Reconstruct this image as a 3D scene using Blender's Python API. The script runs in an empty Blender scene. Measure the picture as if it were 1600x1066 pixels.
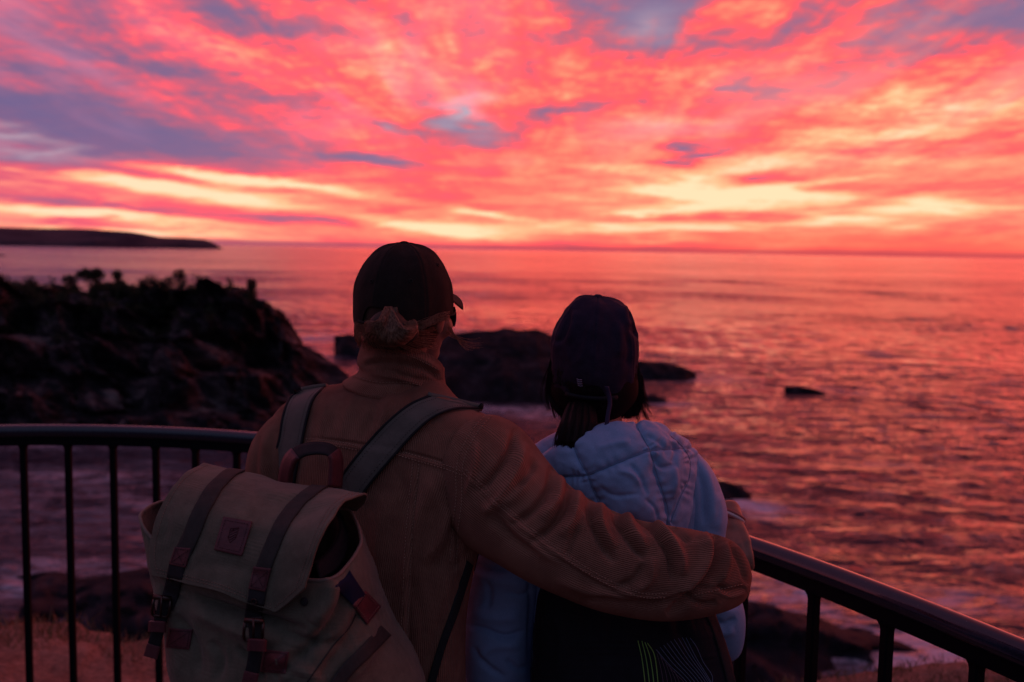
import bpy, bmesh, math, random
import numpy as np
from math import sin, cos, pi, radians, sqrt, atan2, asin
from mathutils import Vector, Matrix, noise
from mathutils.bvhtree import BVHTree

random.seed(7)
S = bpy.context.scene
COL = S.collection

# ------------------------------------------------------------------ camera
F = 1555.0                      # focal length in photo pixels (1600 wide)
PITCH, ROLL = radians(5.22), radians(1.0)
EYE = Vector((0.0, 0.0, 1.8))
FW = Vector((0, cos(PITCH), -sin(PITCH)))
_r0, _u0 = Vector((1, 0, 0)), Vector((0, sin(PITCH), cos(PITCH)))
RT = cos(ROLL) * _r0 + sin(ROLL) * _u0
UP = -sin(ROLL) * _r0 + cos(ROLL) * _u0
cam_d = bpy.data.cameras.new('camera')
cam = bpy.data.objects.new('camera', cam_d)
COL.objects.link(cam)
cam.matrix_world = Matrix(((RT.x, UP.x, -FW.x, EYE.x), (RT.y, UP.y, -FW.y, EYE.y),
                           (RT.z, UP.z, -FW.z, EYE.z), (0, 0, 0, 1)))
cam_d.sensor_width = 36.0
cam_d.lens = 36.0 * F / 1600.0
cam_d.clip_start, cam_d.clip_end = 0.05, 120000
cam_d.dof.use_dof = True
cam_d.dof.focus_distance = 1.84
cam_d.dof.aperture_fstop = 3.6
S.camera = cam
S.view_settings.view_transform = 'Standard'
S.view_settings.look = 'None'
S.view_settings.exposure = 0.0
S.view_settings.gamma = 1.0

def ray(px, py):
    return FW + RT * ((px - 800) / F) + UP * ((533 - py) / F)
def P(px, py, Y):               # photo pixel at world depth Y -> world point
    d = ray(px, py); return EYE + d * (Y / d.y)
def pxof(p):                    # world point -> photo pixel
    q = p - EYE; w = q.dot(FW); return 800 + F * q.dot(RT) / w, 533 - F * q.dot(UP) / w
def azel(px, py):
    d = ray(px, py).normalized(); return atan2(d.x, d.y), asin(d.z)

def lin(r, g, b):
    f = lambda c: (c / 255 / 12.92) if c / 255 <= .04045 else ((c / 255 + .055) / 1.055) ** 2.4
    return (f(r), f(g), f(b), 1)

# ------------------------------------------------------------------ node helpers
class E:                        # a socket with arithmetic
    def __init__(s, nt, sock): s.nt, s.s = nt, sock
    def _m(s, op, *a, clamp=False):
        n = s.nt.nodes.new('ShaderNodeMath'); n.operation = op; n.use_clamp = clamp
        for i, v in enumerate((s,) + a):
            if isinstance(v, E): s.nt.links.new(v.s, n.inputs[i])
            else: n.inputs[i].default_value = v
        return E(s.nt, n.outputs[0])
    def __add__(s, o): return s._m('ADD', o)
    def __radd__(s, o): return s._m('ADD', o)
    def __sub__(s, o): return s._m('SUBTRACT', o)
    def __mul__(s, o): return s._m('MULTIPLY', o)
    def __rmul__(s, o): return s._m('MULTIPLY', o)
    def __truediv__(s, o): return s._m('DIVIDE', o)
    def f(s, op, *a): return s._m(op, *a)
    def clamp(s): return s._m('ADD', 0.0, clamp=True)
    def ss(s, a, b, lo=0.0, hi=1.0):
        n = s.nt.nodes.new('ShaderNodeMapRange'); n.interpolation_type = 'SMOOTHSTEP'
        s.nt.links.new(s.s, n.inputs[0])
        for i, v in enumerate((a, b, lo, hi)): n.inputs[i + 1].default_value = v
        return E(s.nt, n.outputs[0])
def nvec(nt, x, y, z):
    n = nt.nodes.new('ShaderNodeCombineXYZ')
    for i, v in enumerate((x, y, z)):
        if isinstance(v, E): nt.links.new(v.s, n.inputs[i])
        else: n.inputs[i].default_value = v
    return E(nt, n.outputs[0])
def nsep(nt, v):
    n = nt.nodes.new('ShaderNodeSeparateXYZ'); nt.links.new(v.s, n.inputs[0])
    return [E(nt, o) for o in n.outputs]
def nnoise(nt, v, scale, detail=4, rough=.5, dist=0.0, out=0):
    n = nt.nodes.new('ShaderNodeTexNoise')
    if v is not None: nt.links.new(v.s, n.inputs['Vector'])
    n.inputs['Scale'].default_value = scale; n.inputs['Detail'].default_value = detail
    n.inputs['Roughness'].default_value = rough; n.inputs['Distortion'].default_value = dist
    return E(nt, n.outputs[out])
def nmap(nt, v, loc=(0, 0, 0), rot=(0, 0, 0), sc=(1, 1, 1), typ='POINT'):
    n = nt.nodes.new('ShaderNodeMapping'); n.vector_type = typ
    nt.links.new(v.s, n.inputs[0])
    n.inputs[1].default_value = loc; n.inputs[2].default_value = rot; n.inputs[3].default_value = sc
    return E(nt, n.outputs[0])
def nramp(nt, t, stops, interp='LINEAR'):
    n = nt.nodes.new('ShaderNodeValToRGB'); cr = n.color_ramp; cr.interpolation = interp
    while len(cr.elements) < len(stops): cr.elements.new(0.5)
    for e, (p, c) in zip(cr.elements, stops): e.position = p; e.color = c
    nt.links.new(t.s, n.inputs[0]); return E(nt, n.outputs[0])
def nmix(nt, f, a, b, mode='MIX'):
    n = nt.nodes.new('ShaderNodeMix'); n.data_type = 'RGBA'; n.blend_type = mode
    for i, v in ((0, f), (6, a), (7, b)):
        if isinstance(v, E): nt.links.new(v.s, n.inputs[i])
        else: n.inputs[i].default_value = v
    return E(nt, n.outputs[2])

# ------------------------------------------------------------------ world: dawn sky
def build_world():
    w = bpy.data.worlds.new('World'); S.world = w; w.use_nodes = True
    nt = w.node_tree; nt.nodes.clear()
    tc = nt.nodes.new('ShaderNodeTexCoord'); d = E(nt, tc.outputs['Generated'])
    x, y, z = nsep(nt, d)
    az = x.f('ARCTAN2', y); el = z.f('ARCSINE')
    zp = z.f('MAXIMUM', 0.0)
    # cloud deck coordinates (a flat layer seen in perspective)
    k = (zp + 0.07)
    cx, cy = x / k, y / k
    deck = nvec(nt, cx, cy, 0.0)
    ae = nvec(nt, az, el, 0.0)
    # organic warp of angular position
    wn = nt.nodes.new('ShaderNodeTexNoise'); nt.links.new(deck.s, wn.inputs['Vector'])
    wn.inputs['Scale'].default_value = 1.3; wn.inputs['Detail'].default_value = 6; wn.inputs['Roughness'].default_value = .58
    wc = nsep(nt, E(nt, wn.outputs['Color']))
    wa = az + (wc[0] - .5) * .20
    we = el + (wc[1] - .5) * .065
    wae = nvec(nt, wa, we, 0.0)
    wae2 = nvec(nt, az + (wc[0] - .5) * .08, el + (wc[1] - .5) * .018, 0.0)
    def blob(px, py, sx, sy, ang, amp, warp=True):
        a0, e0 = azel(px, py)
        m = nmap(nt, wae if warp else wae2, (a0, e0, 0), (0, 0, radians(-ang)), (sx / F, sy / F, 1), 'TEXTURE')
        g = nt.nodes.new('ShaderNodeTexGradient'); g.gradient_type = 'QUADRATIC_SPHERE'
        nt.links.new(m.s, g.inputs[0])
        return E(nt, g.outputs['Fac']) * amp
    # ang = clockwise tilt on the picture (streak falling to the right positive)
    B = [  # brightness of cloud, added on the ramp
        (290, 300, 430, 24, 6.5, 1.0), (380, 281, 360, 13, 5.5, .95), (120, 335, 380, 13, 3, .62), (200, 362, 440, 16, 2, .60), (690, 360, 270, 28, 4, .75), (760, 334, 150, 9, 8, .5),
        (1120, 320, 520, 100, -4, .38), (1150, 306, 170, 14, 0, .45), (1000, 335, 160, 9, -2, .4), (1330, 345, 200, 9, -2, .4), (1250, 290, 220, 9, -8, .3), (950, 360, 300, 22, 0, .30), (1480, 335, 360, 80, -3, .28), (1080, 355, 300, 12, 0, .35),
        (1280, 215, 460, 90, -14, .30), (1500, 190, 320, 60, -12, .22), (1120, 120, 300, 50, -14, .20), (880, 260, 260, 50, 8, .12),
        (590, 120, 230, 80, 14, .13), (700, 60, 260, 60, 10, .04), (1020, 200, 160, 50, -5, .18),
        (40, 180, 520, 120, 9, -.58), (280, 225, 480, 50, 10, -.34), (560, 250, 400, 44, 10, -.32), (450, 335, 300, 26, 3, -.18), (60, 245, 260, 30, 6, -.20),
        (1000, 20, 240, 110, -8, -.72), (1200, 40, 260, 50, -10, -.22), (1530, 25, 380, 95, -12, -.66), (1185, 145, 80, 44, 30, -.46),
        (745, 192, 140, 46, 20, -.66), (640, 205, 150, 30, 6, -.42), (880, 185, 120, 28, -12, -.50), (590, 250, 130, 26, 5, -.46), (1055, 238, 55, 22, -20, -.62),
        (1190, 278, 120, 18, -8, -.55), (1390, 232, 130, 12, -6, -.34), (1450, 300, 200, 10, -5, -.24), (250, 115, 260, 50, 14, -.26),
        (620, 25, 320, 60, 16, -.14), (170, 322, 420, 10, 5, -.34), (480, 345, 260, 10, 4, -.32), (60, 60, 300, 60, 14, -.12), (330, 15, 300, 40, 8, -.34), (150, 90, 200, 26, 14, -.24), (430, 160, 200, 22, 14, -.22), (1120, 342, 420, 9, 0, -.25),
    ]
    t = None
    for b in B:
        v = blob(*b, warp=not (b[3] <= 32 and b[1] > 255)); t = v if t is None else t + v
    # fine texture: wind-drawn streaks in the deck + small puffs
    n1 = nnoise(nt, nmap(nt, deck, rot=(0, 0, radians(-6)), sc=(2.8, .55, 1)), 1.5, 8, .60, .7)
    n2 = nnoise(nt, nmap(nt, wae2, rot=(0, 0, radians(-3)), sc=(4.2, 34, 1)), 1.6, 8, .60, .6)
    n3 = nnoise(nt, nmap(nt, deck, sc=(2.0, 1.7, 1)), 2.4, 9, .64, .5)
    n4 = nnoise(nt, nmap(nt, deck, rot=(0, 0, .5), sc=(1.3, 1.0, 1)), 12.0, 4, .55, .3)
    n5 = nnoise(nt, nmap(nt, ae, rot=(0, 0, radians(-13)), sc=(3.0, 20, 1)), 1.9, 8, .60, .8)
    low = el.ss(0.02, 0.20)                      # 0 near the horizon, 1 high up
    t = t + (n1 - .5) * (low * .95 + .15) + (n2 - .5) * (low * -.80 + 1.15) + (n3 - .5) * (low * .85) + (n4 - .5) * (low * .42 + .05) + (n5 - .5) * az.ss(-.05, .25) * .75
    t = t + .430 + el.ss(0.0, .12) * el.ss(.12, .30, 1, 0) * .06
    t = t + el.ss(.004, .03) * el.ss(.06, .12, 1, 0) * .08
    t = t - el.ss(.24, .9) * .25 - az.ss(-.10, -.42) * el.ss(.04, .10) * .13
    t = t.ss(-.40, .20) * .16 + t.f('MAXIMUM', 0.0) * .90
    def hot(k, *c): v = lin(*c); return (v[0] * k, v[1], v[2], 1)      # the red channel is over-exposed in the glow
    stops = [(0.0, lin(132, 112, 150)), (.12, lin(148, 112, 146)), (.25, lin(176, 108, 136)), (.36, lin(206, 104, 124)), (.46, hot(1.3, 236, 98, 110)), (.545, hot(1.9, 250, 102, 104)),
             (.63, hot(2.2, 255, 124, 108)), (.76, hot(2.5, 255, 156, 122)), (.88, hot(2.4, 255, 198, 146)), (1.0, hot(2.2, 255, 232, 186))]
    c = nramp(nt, t.clamp(), stops)
    # cooler pinks to the left of the view
    c = nmix(nt, az.ss(-.04, -.50) * .92, c, nramp(nt, t.clamp(), [(0.0, lin(116, 100, 145)), (.18, lin(142, 100, 138)), (.36, lin(178, 102, 136)), (.56, lin(222, 98, 122)),
                                          (.72, hot(1.1, 240, 150, 132)), (.86, hot(1.2, 250, 205, 155)), (1.0, hot(1.3, 255, 228, 190))]))
    # openings of pale sky between clouds
    op = blob(728, 165, 100, 48, 32, 1.3) + blob(1010, 35, 110, 40, -8, .55) + blob(30, 222, 190, 22, 6, .7) + blob(560, 60, 140, 60, 25, .35) + blob(630, 205, 70, 18, 8, .5) + blob(1030, 205, 150, 30, -5, .4)
    op = (op * (n3 * 1.5 + .2)).clamp()
    veil = nnoise(nt, nmap(nt, deck, rot=(0, 0, radians(-10)), sc=(1.5, .4, 1)), 1.1, 5, .55, .5)
    c = nmix(nt, veil.ss(.44, .66) * el.ss(.05, .16) * .55, c, nmix(nt, az.ss(-.3, .2), lin(196, 132, 168), lin(246, 150, 152)))
    c = nmix(nt, op, c, lin(190, 172, 190))
    # mauve haze bank on the horizon, orange glow above
    c = nmix(nt, el.ss(.040, .008) * az.ss(-.05, .35) * .60, c, lin(255, 112, 84))
    c = nmix(nt, el.ss(.011, .002) * .9, c, nmix(nt, az.ss(-.35, .3), lin(146, 80, 106), lin(196, 76, 84)))
    # away from the dawn: dim blue-violet sky
    back = y.ss(.45, -.45)
    dusk = nmix(nt, z.ss(.05, .55), (.022, .019, .034, 1), (.125, .142, .265, 1))
    c = nmix(nt, back, c, dusk)
    c = nmix(nt, z.ss(.60, .95) * (back * -1.0 + 1.0), c, (.13, .125, .24, 1))
    c = nmix(nt, z.ss(.30, .50) * (back * -1.0 + 1.0) * .85, c, nmix(nt, az.ss(-.5, .2), (.20, .085, .17, 1), (.34, .07, .11, 1)))
    c = nmix(nt, z.ss(-.004, -.03), c, (.03, .02, .03, 1))
    bg = nt.nodes.new('ShaderNodeBackground'); nt.links.new(c.s, bg.inputs[0]); bg.inputs[1].default_value = 1.0
    o = nt.nodes.new('ShaderNodeOutputWorld'); nt.links.new(bg.outputs[0], o.inputs[0])
    w.cycles.sampling_method = 'MANUAL'; w.cycles.sample_map_resolution = 256
build_world()
# the sun is still below the sea horizon: only its faint warm glow arrives, low from the right
sun_d = bpy.data.lights.new('sun', 'SUN'); sun_d.energy = 0.12; sun_d.angle = radians(70); sun_d.color = (1.0, .38, .28)
sun = bpy.data.objects.new('sun', sun_d); COL.objects.link(sun)
sun.rotation_euler = Vector((-.62, -.95, -.16)).to_track_quat('-Z', 'Y').to_euler()

# ------------------------------------------------------------------ object helpers
def tag(o, label=None, cat=None, group=None, kind=None):
    if label: o['label'] = label
    if cat: o['category'] = cat
    if group: o['group'] = group
    if kind: o['kind'] = kind
    return o
def thing(name, loc, label, cat, group=None):
    o = bpy.data.objects.new(name, None); COL.objects.link(o); o.location = loc
    o.empty_display_size = .1
    return tag(o, label, cat, group)
def link(name, me, mat, parent=None, smooth=True):
    o = bpy.data.objects.new(name, me); COL.objects.link(o)
    if mat: me.materials.append(mat)
    if smooth: me.polygons.foreach_set('use_smooth', [True] * len(me.polygons))
    if parent:
        o.parent = parent
        if parent.type == 'EMPTY': o.matrix_parent_inverse = Matrix.Translation(-parent.location)
    return o
def mesh_of(verts, faces, name='m'):
    me = bpy.data.meshes.new(name); me.from_pydata([tuple(v) for v in verts], [], faces); me.update(); return me
def fattr(me, name, vals):
    a = me.attributes.new(name, 'FLOAT', 'POINT'); a.data.foreach_set('value', np.asarray(vals, dtype=np.float32).ravel())

def mat(name, col, rough=.8, spec=.3, build=None, metal=0.0, sheen=0.0):
    m = bpy.data.materials.new(name); m.use_nodes = True; nt = m.node_tree
    b = nt.nodes['Principled BSDF']
    if not isinstance(col, E): b.inputs['Base Color'].default_value = (*col[:3], 1)
    b.inputs['Roughness'].default_value = rough; b.inputs['Metallic'].default_value = metal
    b.inputs['Specular IOR Level'].default_value = spec
    if sheen: b.inputs['Sheen Weight'].default_value = sheen; b.inputs['Sheen Roughness'].default_value = .5
    if build: build(nt, b)
    return m
def bump(nt, b, h, dist, strength=1.0):
    n = nt.nodes.new('ShaderNodeBump'); n.inputs['Strength'].default_value = strength; n.inputs['Distance'].default_value = dist
    nt.links.new(h.s, n.inputs['Height']); nt.links.new(n.outputs[0], b.inputs['Normal'])
def geo_pos(nt):
    n = nt.nodes.new('ShaderNodeNewGeometry'); return E(nt, n.outputs['Position'])
def objco(nt):
    n = nt.nodes.new('ShaderNodeTexCoord'); return E(nt, n.outputs['Object'])
def attr(nt, name):
    n = nt.nodes.new('ShaderNodeAttribute'); n.attribute_name = name; return E(nt, n.outputs['Fac'])
def cset(nt, b, c, inp='Base Color'): nt.links.new(c.s, b.inputs[inp])

# Catmull-Rom through control rows (any dimension), numpy
def crom(pts, n, closed=False):
    pts = np.asarray(pts, float); m = len(pts)
    seg = m if closed else m - 1
    t = np.linspace(0, seg, n, endpoint=not closed)
    i = np.minimum(t.astype(int), seg - 1); u = t - i
    def g(k):
        if closed: return pts[(i + k) % m]
        j = i + k
        a = pts[np.clip(j, 0, m - 1)].copy()
        lo = j < 0; hi = j > m - 1
        a[lo] = 2 * pts[0] - pts[1]; a[hi] = 2 * pts[-1] - pts[-2]
        return a
    p0, p1, p2, p3 = g(-1), g(0), g(1), g(2)
    u = u.reshape((-1,) + (1,) * (pts.ndim - 1))
    return .5 * (2 * p1 + (p2 - p0) * u + (2 * p0 - 5 * p1 + 4 * p2 - p3) * u ** 2 + (3 * p1 - p0 - 3 * p2 + p3) * u ** 3)
def grid_faces(nu, nv, closed=False):   # verts index = v*nu + u
    fs = []
    for v in range(nv - 1):
        for u in range(nu if closed else nu - 1):
            a = v * nu + u; b = v * nu + (u + 1) % nu
            fs.append((a, b, b + nu, a + nu))
    return fs
def patch(ctrl, nu, nv):                # ctrl[row][col] 3-vectors -> grid array (nv,nu,3)
    c = np.array([[tuple(p) for p in row] for row in ctrl], float)
    c = crom(c, nv); c = np.swapaxes(crom(np.swapaxes(c, 0, 1), nu), 0, 1)
    return c
def patch_px(rows, nu, nv): return patch([[P(*q) for q in r] for r in rows], nu, nv)
def grid_normals(G, closed=False):
    if closed:
        du = np.roll(G, -1, 1) - np.roll(G, 1, 1)
    else:
        du = np.gradient(G, axis=1)
    dv = np.gradient(G, axis=0)
    n = np.cross(du, dv); l = np.linalg.norm(n, axis=2, keepdims=True); return n / np.maximum(l, 1e-9)
CW = np.array(EYE); _R, _U, _F = np.array(RT), np.array(UP), np.array(FW)
def pxgrid(G):
    q = G - CW; w = q @ _F; return 800 + F * (q @ _R) / w, 533 - F * (q @ _U) / w
def polydist(X, Y, pts):                # distance in photo pixels from grid points to a polyline, plus side sign
    best = np.full(X.shape, 1e9); side = np.zeros(X.shape); par = np.zeros(X.shape)
    n = len(pts) - 1
    for i in range(n):
        (x0, y0), (x1, y1) = pts[i][:2], pts[i + 1][:2]
        dx, dy = x1 - x0, y1 - y0; L = dx * dx + dy * dy + 1e-9
        t = np.clip(((X - x0) * dx + (Y - y0) * dy) / L, 0, 1)
        ex, ey = X - x0 - t * dx, Y - y0 - t * dy
        d = np.hypot(ex, ey); m = d < best
        best = np.where(m, d, best); side = np.where(m, np.sign(dx * ey - dy * ex), side); par = np.where(m, (i + t) / n, par)
    return best, side, par
def folds(G, N, lst, closed=True):      # each fold: (amp metres, width px, [(x,y)...]) ridge if amp>0 ; tapers at both ends
    X, Y = pxgrid(G); D = np.zeros(X.shape)
    facing = ((G - CW) * N).sum(2) < 0
    for amp, w, pts in lst:
        pp = crom(np.array(pts, float), 14)
        d, s, p = polydist(X, Y, pp)
        tap = np.clip(np.minimum(p, 1 - p) * 5, 0, 1) ** .7
        D += amp * np.exp(-(d / w) ** 2) * tap
    return G + N * (D * facing)[..., None]
def npnoise(G, scale, amp, seed=0.0, octs=3):
    out = np.empty(G.shape[:2])
    for i in range(G.shape[0]):
        for j in range(G.shape[1]):
            p = Vector(G[i, j]) * scale + Vector((seed, seed * 2, 0))
            out[i, j] = noise.fractal(p, 1.0, 2.0, octs)
    return out * amp
def gmesh(G, closed=False, name='m'):
    nv, nu = G.shape[:2]
    return mesh_of(G.reshape(-1, 3), grid_faces(nu, nv, closed), name)
def orient_out(G, N, center):
    s = ((G - center) * N).sum(); return N if s > 0 else -N
def flip(me): me.flip_normals(); return me
def tube_mesh(lines, rad, sides=5, taper=None):
    V, Fc = [], []
    for li, L in enumerate(lines):
        L = np.asarray(L, float); n = len(L)
        T = np.gradient(L, axis=0); T /= np.maximum(np.linalg.norm(T, axis=1, keepdims=True), 1e-9)
        ref = np.array([.31, .2, .93]) if abs(T[0][2]) < .9 else np.array([1., .1, 0])
        A = np.cross(T, ref); A /= np.maximum(np.linalg.norm(A, axis=1, keepdims=True), 1e-9); B = np.cross(T, A)
        r = rad if not hasattr(rad, '__len__') else rad[li]
        rr = np.full(n, r) if np.ndim(r) == 0 else np.asarray(r)
        if taper: rr = rr * np.interp(np.linspace(0, 1, n), *taper)
        base = len(V)
        for i in range(n):
            for k in range(sides):
                a = 2 * pi * k / sides
                V.append(L[i] + rr[i] * (cos(a) * A[i] + sin(a) * B[i]))
        for i in range(n - 1):
            for k in range(sides):
                a = base + i * sides + k; b = base + i * sides + (k + 1) % sides
                Fc.append((a, b, b + sides, a + sides))
        Fc.append(tuple(base + k for k in range(sides))[::-1]); Fc.append(tuple(base + (n - 1) * sides + k for k in range(sides)))
    return mesh_of(V, Fc)

# ------------------------------------------------------------------ sea
SEA = -10.2
def seapt(px, py, z=SEA):
    d = ray(px, py); return EYE + d * ((z - EYE.z) / d.z)
FOAM = []                                # (x, y, rx, ry, strength) patches of foam, filled from pixel positions
for px, py, sx, sy, a in [(500, 530, 60, 10, .8), (780, 642, 130, 12, .8), (1080, 592, 90, 9, .8), (1190, 800, 75, 22, .9), (1155, 790, 40, 14, .7), (1500, 940, 110, 28, .75),
                       (300, 662, 200, 10, .8), (470, 560, 60, 12, .7), (440, 615, 60, 10, .6), (30, 920, 90, 30, .7), (200, 780, 420, 80, .30), (150, 890, 300, 24, .5), (100, 745, 160, 12, .5), (330, 800, 120, 14, .4), (1130, 700, 60, 10, .15), (1310, 612, 60, 7, .4), (1050, 635, 60, 8, .5),
                       (1400, 730, 120, 8, .25), (60, 700, 120, 10, .45), (1270, 935, 170, 34, .9), (1360, 1005, 240, 60, .9), (1210, 895, 90, 16, .7), (1480, 1040, 160, 34, .8), (320, 700, 300, 8, .35), (860, 655, 60, 14, .5)]:
    c = seapt(px, py); rx = sx / F * c.y; ry = abs(seapt(px, py - sy).y - seapt(px, py + sy).y) / 2
    FOAM.append((c.x, c.y, rx, ry, a))
def m_sea(nt, b):
    p = geo_pos(nt); x, y, z = nsep(nt, p)
    dist = y.f('ABSOLUTE')
    b.inputs['IOR'].default_value = 1.33; b.inputs['Specular IOR Level'].default_value = .5
    big = nnoise(nt, nmap(nt, p, rot=(0, 0, .2), sc=(.16, .42, 1)), 1.0, 3, .5, .6)
    mid = nnoise(nt, nmap(nt, p, rot=(0, 0, -.10), sc=(.42, .95, 1)), 1.0, 4, .55, .9)
    far = nnoise(nt, nmap(nt, p, rot=(0, 0, .08), sc=(.02, .055, 1)), 1.0, 4, .6, .5)
    mf = nnoise(nt, nmap(nt, p, rot=(0, 0, -.12), sc=(.20, .13, 1)), 1.0, 3, .5, .6)
    vf = nnoise(nt, nmap(nt, p, sc=(.0016, .006, 1)), 1.0, 4, .6, .4)
    h = big * 1.3 + mid * .95 + far * 1.6 + mf * 2.6 * dist.ss(20, 90)
    vf2 = nnoise(nt, nmap(nt, p, rot=(0, 0, .1), sc=(.010, .034, 1)), 1.0, 4, .6, .6)
    patch_ = vf.ss(.36, .64) * .5 + vf2.ss(.38, .62) * .5
    n = nt.nodes.new('ShaderNodeBump'); n.inputs['Distance'].default_value = 1.0
    nt.links.new((patch_ * .45 + .45).s, n.inputs['Strength']); nt.links.new(h.s, n.inputs['Height']); nt.links.new(n.outputs[0], b.inputs['Normal'])
    # mirror-like ripples read rougher with distance
    r = dist.ss(20, 400, .05, .12) + patch_ * .08
    nt.links.new(r.s, b.inputs['Roughness'])
    fo = None
    for fx, fy, rx, ry, a in FOAM:
        m = nmap(nt, p, (fx, fy, SEA), (0, 0, 0), (rx * 1.5, ry * 1.5, 50), 'TEXTURE')
        g = nt.nodes.new('ShaderNodeTexGradient'); g.gradient_type = 'QUADRATIC_SPHERE'; nt.links.new(m.s, g.inputs[0])
        v = E(nt, g.outputs['Fac']) * (a * 1.7); fo = v if fo is None else fo + v
    fn = nnoise(nt, nmap(nt, p, sc=(.5, .8, 1)), 1.0, 8, .68, 1.0)
    crest = nnoise(nt, nmap(nt, p, rot=(0, 0, .15), sc=(.1, .55, 1)), 1.0, 6, .6, .7)
    f = ((fo + .0) * (fn.ss(.36, .66))).clamp()
    f = (f + crest.ss(.72, .80) * fn.ss(.45, .6) * dist.ss(160, 40) * .35).clamp()
    cset(nt, b, nmix(nt, f, (.012, .014, .030, 1), (.55, .52, .62, 1)))
    nt.links.new((r + f * .5).clamp().s, b.inputs['Roughness'])
M_sea = mat('sea_water', (.02, .02, .04), .2, .5, m_sea)
def build_sea():
    rs = np.concatenate([np.linspace(14, 120, 330), np.linspace(120.8, 620, 380), np.geomspace(624, 60000, 80)])
    an = np.linspace(radians(-62), radians(62), 600)
    R_, A_ = np.meshgrid(rs, an, indexing='ij')
    X, Y = R_ * np.sin(A_), R_ * np.cos(A_)
    Z = np.full(X.shape, SEA)
    fade = np.clip(1 - (R_ - 60) / 260, .0, 1); ff = np.clip((R_ - 30) / 60, 0, 1) * np.clip((620 - R_) / 200, 0, 1)
    for k, (wl, am, dr, ph) in enumerate([(9.0, .16, .12, 0), (6.1, .11, -.22, 1.3), (4.1, .075, .35, 2.1), (2.9, .05, -.05, .4), (2.1, .035, .5, 5.), (1.6, .025, -.45, 3.3)]):
        kx, ky = sin(dr) * 2 * pi / wl, cos(dr) * 2 * pi / wl
        ph2 = .9 * np.sin(X * .11 + k) + .8 * np.sin(Y * .13 + X * .05 + 2 * k)
        w = np.sin(kx * X + ky * Y + ph + ph2)
        Z += am * fade * (1 - np.abs(w)) ** 1.3 * (.6 + .4 * np.sin(X * .21 + Y * .09 + 3 * k))
    for k, (wl, am, dr, ph) in enumerate([(21., .30, .10, 1.), (13.5, .26, -.16, 2.), (9.5, .20, .26, .5)]):
        kx, ky = sin(dr) * 2 * pi / wl, cos(dr) * 2 * pi / wl
        w = np.sin(kx * X + ky * Y + ph + 1.1 * np.sin(X * .045 + 2 * k) + 1.0 * np.sin(Y * .037 + X * .03 + k))
        Z += am * ff * (1 - np.abs(w)) ** 1.2 * (.5 + .5 * np.sin(X * (.06 + .03 * k) + Y * .021 + 3 * k)) * (.55 + .45 * np.sin(Y * .05 - X * .02 + k))
    G = np.stack([X, Y, Z], 2)
    me = gmesh(G[::-1])
    o = link('sea', me, M_sea); tag(o, kind='structure')
    if me.polygons[0].normal.z < 0: me.flip_normals()
build_sea()

# ------------------------------------------------------------------ rock and land
def m_rock(nt, b):
    p = geo_pos(nt)
    n = nnoise(nt, p, .30, 6, .55, .6); n2 = nnoise(nt, nmap(nt, p, rot=(.4, .3, 0), sc=(1, 1, 3)), .9, 6, .6, .5)
    cset(nt, b, nramp(nt, n * .6 + n2 * .4, [(.36, (.012, .010, .013, 1)), (.48, (.030, .024, .028, 1)), (.56, (.085, .066, .070, 1)), (.66, (.25, .19, .18, 1))]))
    bump(nt, b, n2 + n * .7, .5, .8)
M_rock = mat('coastal_rock', (.1, .1, .1), .92, .12, m_rock)
def m_wet(nt, b):
    p = geo_pos(nt); n = nnoise(nt, p, .8, 7, .65, .6)
    cset(nt, b, nramp(nt, n, [(.35, (.006, .006, .009, 1)), (.55, (.018, .016, .022, 1)), (.74, (.06, .05, .06, 1))]))
    bump(nt, b, n, .4, .8)
M_wet = mat('wet_rock', (.05, .05, .05), .85, .15, m_wet)
def m_headland(nt, b):
    p = geo_pos(nt); n = nnoise(nt, p, .01, 5, .6)
    cset(nt, b, nramp(nt, n, [(.4, (.035, .03, .045, 1)), (.6, (.075, .055, .07, 1))]))
M_head = mat('far_headland_scrub', (.05, .05, .05), .95, .1, m_headland)

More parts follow.
